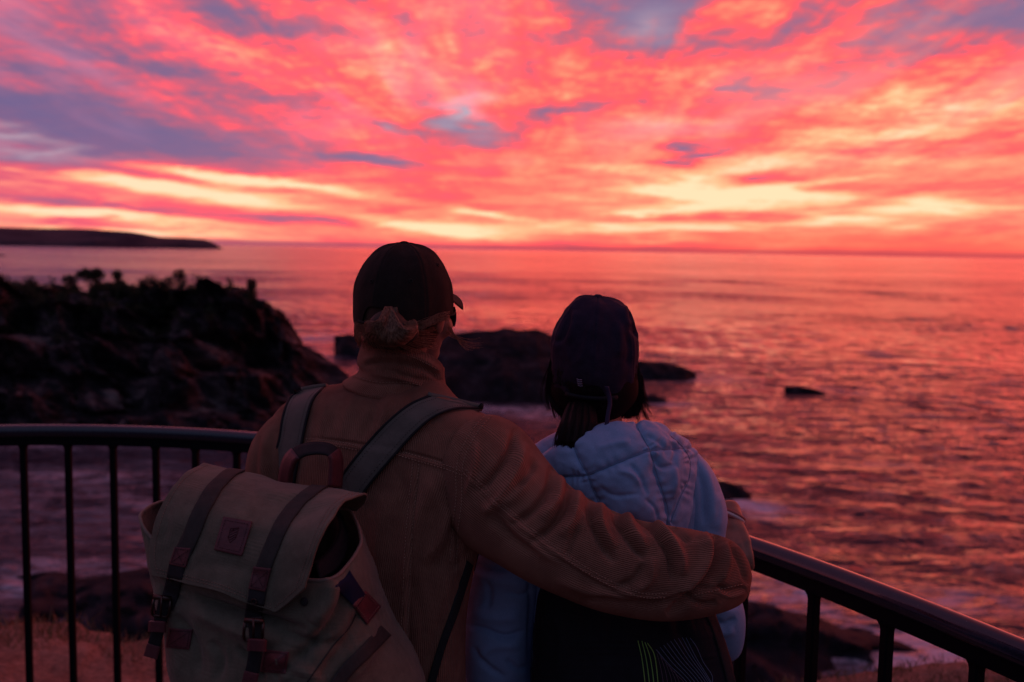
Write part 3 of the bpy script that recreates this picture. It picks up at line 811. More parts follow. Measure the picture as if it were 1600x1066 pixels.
def hand(wrist, fwd, side, nrm, curl, scale=1.0, thumb_side=1, spread=.10):
    """palm and five fingers. fwd = wrist to knuckles, side = across palm toward the thumb, nrm = back of hand outward; curl in radians per joint"""
    w = Vector(wrist); f = Vector(fwd).normalized(); s = Vector(side); s = (s - f * s.dot(f)).normalized(); n = f.cross(s).normalized()
    if n.dot(Vector(nrm)) < 0: n = -n
    k = scale; o = []
    o += limb([(w - f * .03 * k, .026 * k), (w, .025 * k), (w + f * .03 * k, .024 * k)])
    for q, (lat, L, kn) in enumerate([(.027, .078, .088), (.009, .088, .094), (-.009, .082, .090), (-.026, .064, .080)]):
        base = w + s * lat * .45 * k + f * .012 * k; kp = w + s * lat * k + f * kn * k + n * .004 * k
        o += limb([(base, .015 * k), (base.lerp(kp, .6), .0135 * k), (kp, .0112 * k)])
        o.append(ell(kp + n * .002 * k, (.0105 * k,) * 3))
        d = (f + s * (lat / .027) * spread).normalized(); p = kp; c = 0; seg = [(p, .0098 * k)]
        for r, ln in ((.0092, .46), (.0085, .31), (.0074, .23)):
            c += curl * (.8 if ln == .46 else 1); dd = (d * cos(c) - n * sin(c)); p = p + dd * L * ln * k; seg.append((p, r * k))
        o += limb(seg)
    t0 = w + f * .018 * k + s * .018 * k - n * .006 * k; t1 = t0 + (f * .6 + s * .8 - n * .25).normalized() * .040 * k
    t2 = t1 + (f * .85 + s * .35 - n * .45).normalized() * .033 * k; t3 = t2 + (f * .9 + s * .0 - n * .5).normalized() * .026 * k
    o += limb([(t0, .016 * k), (t1, .0125 * k), (t2, .0105 * k), (t3, .0085 * k)])
    return o

# ------------------------------------------------------------------ materials of people
def m_skin(nt, b):
    n = nnoise(nt, geo_pos(nt), 40, 4, .6); cset(nt, b, nramp(nt, n, [(.3, (.25, .115, .075, 1)), (.7, (.34, .165, .11, 1))])); bump(nt, b, nnoise(nt, geo_pos(nt), 400, 3), .0006, .5)
    b.inputs['Subsurface Weight'].default_value = .25; b.inputs['Subsurface Radius'].default_value = (.01, .004, .002); b.inputs['Subsurface Scale'].default_value = 1.0
M_skin = mat('skin', (.42, .24, .17), .5, .4, m_skin)
def cord(c1, c2):
    def f(nt, b):
        w = attr(nt, 'wale'); g = geo_pos(nt)
        wob = nnoise(nt, g, 60, 2) * .0008
        s = ((w + wob) * (2 * pi / .0035)).f('SINE') * .5 + .5
        fz = nnoise(nt, g, 700, 3, .7); bl = nnoise(nt, g, 9, 5, .6); ln = nnoise(nt, g, 34, 4, .6)
        c = nmix(nt, (bl * .7 + ln * .3).ss(.36, .64), c1, c2)
        c = nmix(nt, (s * -1.0 + 1.0) * .32, c, (c1[0] * .45, c1[1] * .42, c1[2] * .4, 1))
        c = nmix(nt, fz.ss(.5, .75) * .25, c, (c2[0] * 1.5, c2[1] * 1.45, c2[2] * 1.4, 1)); cset(nt, b, c)
        bump(nt, b, s + fz * .35, .0018, 1.0)
    return f
M_cord = mat('brown_corduroy', (.2, .1, .06), .95, .12, cord((.285, .122, .076, 1), (.425, .192, .122, 1)), sheen=.06)
def weave(c1, c2, sc=1500, bs=8, dist=.0006):
    def f(nt, b):
        g = geo_pos(nt); n = nnoise(nt, g, bs, 6, .62); w = nnoise(nt, nmap(nt, g, sc=(1, 1, .4)), sc, 2, .5); w2 = nnoise(nt, nmap(nt, g, sc=(.35, 1, 1.2)), sc, 2, .5)
        m = nnoise(nt, g, bs * 9, 4, .6)
        c = nmix(nt, (n * .65 + m * .35).ss(.36, .64), c1, c2); c = nmix(nt, (w + w2 - .9).clamp() * .6, c, tuple(min(1, v * 1.6) for v in c2[:3]) + (1,))
        cset(nt, b, c); bump(nt, b, w + w2 + m * .8, dist, .7)
    return f
M_shell = mat('light_blue_shell_fabric', (.3, .4, .6), .62, .3, weave((.215, .335, .515, 1), (.27, .405, .60, 1), 900, 5, .0003))
M_canvas = mat('olive_canvas', (.12, .1, .07), .9, .15, weave((.108, .097, .064, 1), (.165, .146, .098, 1), 900, 7), sheen=.12)
M_strap = mat('padded_strap_canvas', (.1, .09, .08), .9, .15, weave((.120, .105, .085, 1), (.160, .140, .115, 1), 900, 7), sheen=.1)
M_web = mat('dark_webbing', (.05, .05, .04), .85, .2, weave((.034, .033, .028, 1), (.052, .050, .042, 1), 1400, 9))
M_bind = mat('black_binding', (.02, .02, .02), .8, .2, weave((.018, .017, .018, 1), (.03, .028, .028, 1), 1400, 9))
M_leather = mat('red_brown_leather', (.2, .05, .05), .5, .4, weave((.085, .024, .028, 1), (.135, .036, .038, 1), 260, 12, .0006))
M_metal = mat('dark_bronze_metal', (.09, .06, .05), .38, .5, metal=1.0)
M_thread = mat('pale_thread', (.3, .2, .15), .9, .1)
M_thread2 = mat('brown_thread', (.44, .25, .17), .9, .1)
M_capo = mat('dark_olive_cap_cloth', (.05, .04, .03), .9, .12, weave((.020, .015, .013, 1), (.032, .024, .020, 1), 800, 9))
M_capn = mat('dark_purple_cap_cloth', (.04, .02, .05), .9, .12, weave((.026, .017, .034, 1), (.040, .027, .050, 1), 800, 9))
M_black = mat('black_nylon', (.01, .01, .012), .7, .25, weave((.006, .006, .009, 1), (.012, .011, .016, 1), 600, 8))
M_denim = mat('dark_trousers', (.03, .035, .05), .9, .15, weave((.025, .028, .04, 1), (.045, .05, .07, 1), 900, 8))
M_shoe = mat('shoe_leather', (.05, .035, .03), .6, .3)
M_navy = mat('navy_webbing', (.03, .04, .10), .8, .2, weave((.016, .020, .05, 1), (.026, .030, .075, 1), 1200, 9))
def hairm(c1, c2, sc=30):
    def f(nt, b):
        n = nnoise(nt, nmap(nt, geo_pos(nt), sc=(1, 1, .25)), sc * 14, 3); cset(nt, b, nmix(nt, n.ss(.35, .65), c1, c2))
        o = nt.nodes['Material Output']; tr = nt.nodes.new('ShaderNodeBsdfTranslucent'); mx = nt.nodes.new('ShaderNodeMixShader'); mx.inputs[0].default_value = .35
        tr.inputs[0].default_value = tuple(min(1, v * 2.4) for v in c2[:3]) + (1,)
        nt.links.new(b.outputs[0], mx.inputs[1]); nt.links.new(tr.outputs[0], mx.inputs[2]); nt.links.new(mx.outputs[0], o.inputs[0])
    return f
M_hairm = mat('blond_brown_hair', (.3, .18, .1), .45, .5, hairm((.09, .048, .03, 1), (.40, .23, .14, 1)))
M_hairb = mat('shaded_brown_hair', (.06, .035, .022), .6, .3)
M_hairw = mat('dark_brown_hair', (.03, .015, .012), .62, .3, hairm((.007, .004, .004, 1), (.024, .009, .010, 1)))
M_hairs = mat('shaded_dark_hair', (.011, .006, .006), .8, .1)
M_lens = mat('sunglass_lens', (.03, .01, .04), .08, .8)

# ================================================================== the man
YM = 1.93
def man():
    t = thing('person', P(600, 700, YM) * 1.0, 'taller person in a brown corduroy jacket and dark olive cap, seen from behind', 'person', 'couple watching the dawn')
    t.location = (t.location.x, YM, FLOOR)
    hc = P(634, 478, YM)
    Mh = Matrix.Translation(hc) @ Matrix.Rotation(radians(-24), 4, 'Z') @ Matrix.Rotation(radians(3), 4, 'Y') @ Matrix.Rotation(radians(5), 4, 'X')
    # ---- body
    parts = head_parts(Mh)
    neck0 = Mh @ Vector((0, -.02, -.06)); base = P(618, 640, YM)
    parts += limb([(neck0, .054), (neck0.lerp(base, .5), .050), (base, .060)])
    shL, shR = P(450, 690, 2.0), P(752, 712, 1.84); pel = P(575, 1170, YM); chest = P(605, 770, YM)
    parts += [ell(chest, (.15, .085, .17)), ell(P(595, 920, YM), (.135, .08, .17)), ell((pel.x, YM, .95), (.155, .10, .14))]
    parts += limb([(base, .06), (shL, .048)]) + limb([(base, .06), (shR, .048)])
    elR = P(905, 862, 1.745); wrR = P(1128, 894, 1.82)
    parts += limb([(shR, .052), (shR.lerp(elR, .5), .046), (elR, .040), (elR.lerp(wrR, .4), .039), (wrR, .027)])
    elL = P(432, 890, 2.02); wrL = Vector((elL.x + .12, 2.24, elL.z - .03))
    parts += limb([(shL, .052), (shL.lerp(elL, .5), .046), (elL, .040), (elL.lerp(wrL, .4), .037), (wrL, .027)])
    parts += hand(wrR + Vector((.004, .012, -.012)), (.30, .92, -.30), (-.2, .2, 1), (1, -.3, .1), .75, .86)
    parts += hand(wrL, (.75, .6, -.1), (0, 0, 1), (0, -.6, .2), .35)
    for s in (-1, 1):
        hip = Vector((pel.x + s * .085, YM, .90)); kn = Vector((pel.x + s * .11, YM + .03, .44)); an = Vector((pel.x + s * .125, YM - .01, FLOOR + .09))
        parts += limb([(hip, .085), (hip.lerp(kn, .5), .072), (kn, .054), (kn.lerp(an, .3), .055), (an, .038)])
        parts += limb([(an - Vector((0, .02, .04)), .036), (an + Vector((s * .02, .12, -.055)), .030), (an + Vector((s * .03, .17, -.062)), .022)])
    me = baked(parts, .0042, 5); link('body', me, M_skin, t)
    # ---- trousers and shoes
    tr = []
    for s in (-1, 1):
        hip = Vector((pel.x + s * .085, YM, .88)); kn = Vector((pel.x + s * .11, YM + .02, .44)); an = Vector((pel.x + s * .125, YM - .01, FLOOR + .07))
        tr += limb([(hip, .105), (hip.lerp(kn, .5), .088), (kn, .074), (kn.lerp(an, .5), .068), (an, .064)])
    tr += [ell((pel.x, YM, .93), (.175, .12, .12))]
    link('trousers', baked(tr, .012, 3), M_denim, t)
    for s in (-1, 1):
        c = Vector((pel.x + s * .13, YM + .03, FLOOR))
        sh = limb([(c + Vector((0, -.09, .045)), .044), (c + Vector((0, .02, .045)), .045), (c + Vector((s * .015, .13, .036)), .036)]) + limb([(c + Vector((0, -.06, .06)), .046), (c + Vector((0, -.05, .12)), .048)])
        link('shoe', baked(sh, .009, 3), M_shoe, t)
    # ---- jacket
    jr = [(590, 574, 692, .058, 2.1), (597, 556, 698, .064, 2.1), (605, 522, 706, .070, 2.1), (613, 488, 714, .078, 2.15), (622, 462, 726, .086, 2.2), (634, 438, 748, .094, 2.3), (648, 420, 774, .101, 2.35), (666, 407, 793, .109, 2.4),
          (692, 399, 800, .118, 2.4), (730, 398, 792, .124, 2.4), (790, 402, 768, .127, 2.3), (860, 404, 750, .128, 2.3), (950, 402, 736, .128, 2.3), (1066, 398, 737, .130, 2.3), (1150, 392, 742, .132, 2.3), (1200, 390, 744, .132, 2.3), (1203, 396, 738, .127, 2.3), (1180, 402, 732, .122, 2.3)]
    rings = []
    for y, xl, xr, hd, n in jr:
        c = P((xl + xr) / 2, y, YM); a = (xr - xl) / 2 / F * YM * 1.0; R_ = []
        for k in range(32):
            th = 2 * pi * k / 32; ca, sa = cos(th), sin(th); dx = a * abs(ca) ** (2 / n) * np.sign(ca)
            # slopes of the shoulders: outline follows the image roll
            z = c.z + dx * sin(ROLL)
            R_.append((c.x + dx, YM - .34 * dx + hd * abs(sa) ** (2 / n) * np.sign(sa), z))
        rings.append(R_)
    G = loft(rings, 540, 460); N = outn(G)
    G = folds(G, N, [
        (.009, 16, [(690, 740), (660, 800), (640, 870), (630, 960)]), (-.008, 10, [(668, 790), (648, 870), (640, 960), (640, 1060)]), (-.008, 8, [(716, 800), (700, 850), (672, 900)]), (.007, 9, [(706, 790), (690, 840), (660, 880)]), (-.006, 6, [(730, 745), (720, 800), (700, 840)]), (-.005, 5, [(700, 760), (712, 820), (722, 900), (724, 1000)]), (.006, 9, [(716, 690), (722, 760), (738, 840)]), (-.004, 6, [(742, 840), (728, 870), (705, 890)]),
        (.005, 12, [(600, 770), (590, 850), (600, 960)]), (-.004, 9, [(640, 900), (660, 980), (650, 1060)]), (.006, 14, [(690, 880), (700, 960), (690, 1060)]), (-.005, 8, [(720, 900), (690, 980), (655, 1060)]),
        (.0035, 9, [(560, 610), (545, 640), (530, 690)]), (-.003, 7, [(590, 612), (578, 660), (560, 690)]), (.004, 8, [(610, 612), (600, 650), (590, 680)]), (-.0035, 7, [(640, 612), (650, 640), (690, 660)]),
        (.004, 8, [(760, 650), (735, 690), (726, 730)]), (-.003, 6, [(745, 655), (715, 700), (700, 740)]), (.004, 9, [(510, 625), (500, 680), (495, 730)]), (.003, 7, [(420, 680), (412, 720), (410, 760)]),
        (-.004, 7, [(620, 730), (640, 800), (635, 880)]), (.004, 10, [(665, 740), (690, 800), (690, 870)]), (-.004, 3, [(476, 684), (520, 688), (575, 696), (640, 708), (700, 725), (722, 735)]), (.003, 4, [(476, 690), (520, 694), (575, 702), (640, 714), (700, 731), (720, 741)]), (-.0035, 3, [(656, 716), (651, 770), (645, 830), (641, 900), (637, 990), (637, 1080)]), (.003, 4, [(650, 722), (645, 770), (639, 830), (635, 900), (631, 990), (631, 1080)]), (-.006, 3.5, [(770, 648), (748, 676), (730, 708), (724, 742), (724, 780), (718, 830), (714, 890)]), (.004, 5, [(760, 648), (738, 676), (720, 708), (714, 742), (714, 780), (708, 830), (704, 890)])])

    me = closed_mesh(G, False); fattr(me, 'wale', wale_around(G[140:141]).repeat(G.shape[0], 0)); jk = link('jacket', me, M_cord, t)
    # right sleeve (outer outline, inner outline measured pairs)
    sr = [(752, 648, 1.86, 706, 770, 1.86, .090), (775, 650, 1.845, 716, 806, 1.85, .094), (808, 670, 1.82, 738, 850, 1.83, .095), (850, 722, 1.79, 785, 880, 1.80, .086), (886, 760, 1.765, 832, 908, 1.77, .078), (932, 788, 1.745, 882, 931, 1.75, .070),
          (986, 811, 1.735, 942, 953, 1.74, .064), (1040, 822, 1.735, 1022, 967, 1.735, .062), (1088, 829, 1.75, 1086, 963, 1.75, .058), (1126, 838, 1.785, 1132, 950, 1.785, .052), (1140, 852, 1.83, 1150, 936, 1.83, .034), (1146, 864, 1.87, 1158, 924, 1.87, .026),
          (1143, 868, 1.866, 1155, 920, 1.866, .023), (1130, 868, 1.82, 1140, 920, 1.82, .028)]
    G = tube_px(sr, 220, 520, 2.2); N = outn(G)
    cre = [(-.010, 6, [(806, 668), (797, 705), (770, 745), (748, 770)]), (.009, 9, [(818, 690), (808, 735), (775, 785), (752, 800)]), (-.010, 6, [(862, 728), (858, 762), (830, 800), (796, 822)]), (.008, 9, [(872, 742), (872, 780), (846, 812)]),
           (-.011, 6, [(890, 752), (882, 790), (858, 826), (826, 850)]), (.009, 8, [(903, 766), (898, 806), (878, 838)]), (-.010, 6, [(920, 775), (924, 812), (940, 850), (962, 880)]), (.008, 8, [(938, 785), (940, 820), (962, 858)]),
           (-.010, 6, [(957, 794), (972, 826), (992, 856), (1008, 874)]), (.008, 8, [(975, 800), (990, 830), (1012, 858)]), (-.012, 6, [(992, 806), (1014, 818), (1036, 846), (1050, 876), (1052, 912)]), (.010, 8, [(1012, 812), (1040, 836), (1062, 868), (1066, 900)]),
           (-.006, 5, [(1040, 815), (1064, 834), (1078, 850)]), (-.014, 7, [(1114, 826), (1122, 860), (1112, 896), (1082, 930), (1042, 962)]), (.010, 9, [(1098, 832), (1106, 862), (1094, 894), (1064, 928)]), (.006, 7, [(1132, 846), (1136, 880), (1124, 912)]),
           (-.006, 5, [(1140, 848), (1158, 880), (1168, 915)]), (-.006, 6, [(905, 940), (945, 935), (1000, 944), (1060, 940)]), (.006, 9, [(870, 905), (930, 925), (1000, 935)]), (-.005, 5, [(1070, 935), (1100, 945), (1120, 940)]),
           (-.007, 7, [(770, 800), (800, 840), (842, 868)]), (.006, 9, [(790, 800), (830, 846), (880, 880)]), (-.005, 5, [(905, 820), (892, 850), (888, 872)]), (.005, 7, [(835, 730), (812, 770), (785, 790)]), (-.006, 6, [(836, 716), (826, 742), (806, 764)]),
           (.006, 7, [(1020, 870), (1016, 905), (990, 925)]), (-.006, 6, [(1006, 880), (990, 906), (960, 920)]), (.005, 5, [(744, 690), (742, 730), (728, 775)]), (-.005, 5, [(1120, 915), (1140, 925), (1166, 918)]), (.004, 4, [(1118, 921), (1140, 931), (1164, 925)]),
           (-.0035, 3, [(722, 745), (770, 790), (830, 842), (890, 885), (950, 920), (1000, 938), (1040, 938), (1085, 922), (1165, 915)]), (.003, 3.5, [(722, 739), (770, 784), (832, 836), (892, 879), (952, 914), (1000, 932), (1040, 932), (1085, 916), (1165, 909)])]
    G = folds(G, N, [(a_ * 1.45 if w_ > 4 else a_, w_, p_) for a_, w_, p_ in cre])
    me = closed_mesh(G, False); fattr(me, 'wale', wale_around(G[200:201]).repeat(G.shape[0], 0)); slv = link('sleeve', me, M_cord, jk)
    # left sleeve, mostly behind the pack
    sl = [(452, 640, 2.0, 500, 720, 1.97, .07), (425, 655, 2.0, 486, 742, 1.97, .078), (398, 690, 1.99, 482, 770, 1.97, .082), (387, 735, 1.98, 478, 800, 1.98, .078), (386, 800, 2.0, 474, 850, 1.99, .07), (392, 870, 2.03, 472, 900, 2.0, .066), (410, 925, 2.08, 462, 880, 2.1, .060),
          (440, 930, 2.16, 470, 870, 2.16, .055), (470, 928, 2.22, 486, 872, 2.22, .045), (472, 925, 2.215, 484, 878, 2.215, .038)]
    G = tube_px(sl, 120, 200, 2.2); N = outn(G)
    G = folds(G, N, [(-.005, 5, [(405, 680), (398, 720), (400, 760)]), (.004, 6, [(415, 676), (410, 720), (412, 760)]), (-.004, 5, [(428, 670), (424, 710), (424, 760)])])
    me = closed_mesh(G, False); fattr(me, 'wale', wale_around(G[60:61]).repeat(G.shape[0], 0)); link('sleeve', me, M_cord, jk)
    # collar
    cr = [(576, 556, 1.95, 686, 590, 1.91, .055), (573, 546, 1.95, 688, 578, 1.91, .060), (569, 539, 1.95, 691, 570, 1.91, .066), (565, 548, 1.95, 692, 577, 1.91, .070), (562, 562, 1.95, 692, 589, 1.91, .072), (565, 574, 1.95, 694, 602, 1.91, .071),
          (558, 583, 1.95, 697, 612, 1.91, .077), (543, 591, 1.96, 700, 620, 1.91, .086), (541, 594, 1.96, 701, 624, 1.91, .087), (550, 600, 1.96, 694, 626, 1.91, .078), (560, 604, 1.96, 686, 628, 1.91, .068)]
    G = tube_px(cr, 220, 130, 2.1); N = outn(G)
    G = folds(G, N, [(-.007, 4.5, [(564, 574), (590, 566), (630, 568), (670, 580), (692, 600)]), (.008, 6, [(566, 564), (600, 556), (650, 560), (688, 580)]), (-.004, 4, [(600, 575), (640, 590), (680, 596)]), (.004, 5, [(570, 584), (620, 590), (660, 604), (690, 612)]), (-.004, 4, [(640, 560), (665, 572), (688, 590)]), (-.003, 3, [(545, 590), (590, 600), (640, 600), (690, 622)])])
    me = closed_mesh(G, False); fattr(me, 'wale', wale_around(G[60:61]).repeat(G.shape[0], 0)); link('collar', me, M_cord, jk)
    tj = bvh_of(jk, slv); clr = bpy.data.objects[-1] if False else [c_ for c_ in jk.children if c_.name.startswith('collar')][0]; tc_ = bvh_of(clr)
    stitch_lines('collar_stitching', tc_, [[(574, 546), (610, 549), (650, 560), (686, 578)], [(552, 588), (590, 597), (640, 598), (688, 614)]], M_thread2, clr, r=.0007)
    def par(l, dx, dy): return [(x + dx, y + dy) for x, y in l]
    yokeR = [(618, 704), (660, 716), (700, 728), (722, 737)]; yokeL = [(478, 686), (520, 690), (562, 698)]; yokeLL = [(409, 692), (432, 695)]
    arm = [(768, 650), (746, 676), (728, 710), (722, 742), (722, 780), (716, 830), (712, 880)]; panel = [(655, 720), (650, 770), (644, 830), (640, 900), (636, 990), (636, 1066)]
    slseam = [(722, 745), (770, 790), (830, 842), (890, 885), (950, 920), (1000, 938), (1040, 938)]; cuff = [(1085, 930), (1120, 922), (1160, 912)]
    stitch_lines('seam_stitching', tj, [yokeR, par(yokeR, 0, 6), yokeL, par(yokeL, 0, 6), yokeLL, par(yokeLL, 0, 6), arm, par(arm, -9, -2), panel, par(panel, -9, 0), par(slseam, 3, -5), par(slseam, 6, -11), cuff,
                                 [(412, 676), (404, 710), (402, 745)]], M_thread2, jk, r=.0008)
    cf = ribbon(tj, [(1162, 872), (1170, 895), (1172, 915), (1163, 926)], 2.2, 4, 20, off=.002, fallback=1.87); 
    link('frayed_cuff_edge', tube_mesh([[P(1164 + random.uniform(-3, 3), 912 + random.uniform(-3, 6), 1.845), P(1170 + random.uniform(-3, 3), 919 + random.uniform(-4, 6), 1.847), P(1168 + random.uniform(-5, 3), 928 + random.uniform(-5, 4), 1.848)] for _ in range(50)], .0006, 4), M_thread2, slv)
    # ---- cap
    cap(t, Mh @ Matrix.Translation((0, -.008, .004)), (.0905, .103, .100, .116), M_capo, 'man')
    # ---- sunglasses
    g = []
    for s in (-1, 1):
        g += [tube_mesh([[Mh @ Vector(p) for p in ((s * .062, .088, -.018), (s * .074, .06, -.018), (s * .078, .0, -.016), (s * .078, -.02, -.026))]], .0022, 6)]
    g.append(tube_mesh([[Mh @ Vector(p) for p in ((-.062, .088, -.018), (-.03, .108, -.01), (0, .114, -.014), (.03, .108, -.01), (.062, .088, -.018))]], .002, 6))
    V, Fc = [], []
    for m_ in g:
        b = len(V); V += [v.co.copy() for v in m_.vertices]; Fc += [[b + i for i in p.vertices] for p in m_.polygons]
    sg = link('sunglasses', mesh_of(V, Fc), M_bind, t)
    for s in (-1, 1):
        rows = [[Mh @ Vector((s * (.036 + .029 * u * (1 - .12 * v * v)), .108 - .020 * (u + 1) ** 2 * .28, -.028 + .020 * v)) for u in np.linspace(-1, 1, 5)] for v in np.linspace(-1, 1, 4)]
        link('lens', solid(patch(rows, 14, 10), .002), M_lens, sg)
    # ---- hair: nape, side and the bun
    rng = random.Random(3)
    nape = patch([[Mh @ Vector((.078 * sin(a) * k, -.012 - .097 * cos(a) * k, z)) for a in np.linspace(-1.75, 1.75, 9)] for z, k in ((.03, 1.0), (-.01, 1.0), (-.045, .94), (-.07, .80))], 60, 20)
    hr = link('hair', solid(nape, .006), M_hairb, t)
    L, R_ = [], []
    def st(pts, r=.00042): L.append([tuple(p) for p in crom(np.array([tuple(q) for q in pts]), 16)]); R_.append(r)
    for _ in range(520):      # nape hairs swept up to the tie
        a = rng.uniform(-1.6, 1.6); z0 = rng.uniform(-.075, -.03); tie = P(612 + rng.uniform(-9, 9), 486 + rng.uniform(-6, 8), 1.815)
        p0 = Mh @ Vector((.079 * sin(a), -.012 - .098 * cos(a), z0)); mid = Mh @ Vector((.083 * sin(a * .55), -.014 - .105 * cos(a * .55), z0 * .5 - .01))
        st([p0, mid, tie])
    link('nape_hair', tube_mesh(L, R_, 4, ([0, 1], [.6, 1])), M_hairm, hr); L, R_ = [], []
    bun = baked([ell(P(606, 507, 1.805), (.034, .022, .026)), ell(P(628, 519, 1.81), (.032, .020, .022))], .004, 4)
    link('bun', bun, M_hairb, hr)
    for _ in range(1700):
        ph = radians(rng.uniform(-6, 192)); k = rng.uniform(.55, 1.06); sw = rng.gauss(0, .035)
        def o_(f, q): return (611 + 39 * f * cos(q), 509 + (31 if sin(q) > 0 else 24) * f * sin(q))
        tie = (607 + rng.uniform(-6, 6), 483 + rng.uniform(-4, 4))
        a1_, a2_, a3_ = o_(.62 * k, ph + .35 + sw), o_(k, ph + .05 + sw), o_(k * 1.0, ph - .32 + sw)
        zf = 1.764 + .030 * (1.06 - k)
        st([P(*tie, 1.795), P(*a1_, 1.762 + rng.uniform(0, .006)), P(*a2_, zf + .018 * k), P(*a3_, 1.80)], rng.choice((.00035, .0005, .0008)))
    for _ in range(0):      # strays out of the bun and under the cap
        x0, y0 = rng.uniform(585, 650), rng.uniform(480, 500); st([P(x0, y0, 1.79), P(x0 + rng.uniform(-24, 30), y0 - rng.uniform(4, 22), 1.775), P(x0 + rng.uniform(-34, 50), y0 + rng.uniform(-18, 30), 1.79)], .0002)
    link('bun_strands', tube_mesh(L, R_, 4), M_hairm, hr); L, R_ = [], []
    for _ in range(60):
        st([P(650 + rng.uniform(-10, 10), 512 + rng.uniform(-8, 8), 1.83), P(675, 500 + rng.uniform(-6, 8), 1.845), P(700 + rng.uniform(-4, 4), 492 + rng.uniform(-6, 10), 1.87)], .0004)
    for _ in range(44):
        j = rng.random(); a_ = rng.uniform(-1, 1); ln = rng.random() ** 1.5
        st([P(700 + rng.uniform(-4, 3), 500 + 24 * j, 1.88), P(708 + 5 * j + 3 * a_, 520 + 10 * j + 3 * a_, 1.875), P(716 + 12 * ln, 531 + 5 * a_ + 3 * ln, 1.872), P(724 + 18 * ln, 538 + 8 * a_, 1.87), P(730 + 26 * ln, 540 + 10 * a_ - 4 * ln, 1.868)], .00024)
    link('loose_strands', tube_mesh(L, R_, 4, ([0, 1], [1, .4])), M_hairm, hr); L, R_ = [], []
    for _ in range(40):
        st([P(566 + rng.uniform(-4, 4), 500 + rng.uniform(0, 15), 1.93), P(560 + rng.uniform(-4, 4), 522, 1.93), P(563 + rng.uniform(-6, 8), 543 + rng.uniform(-6, 4), 1.93)], .00030)
    link('loose_strands', tube_mesh(L, R_, 4, ([0, 1], [1, .4])), M_hairm, hr)
    return t, jk, slv

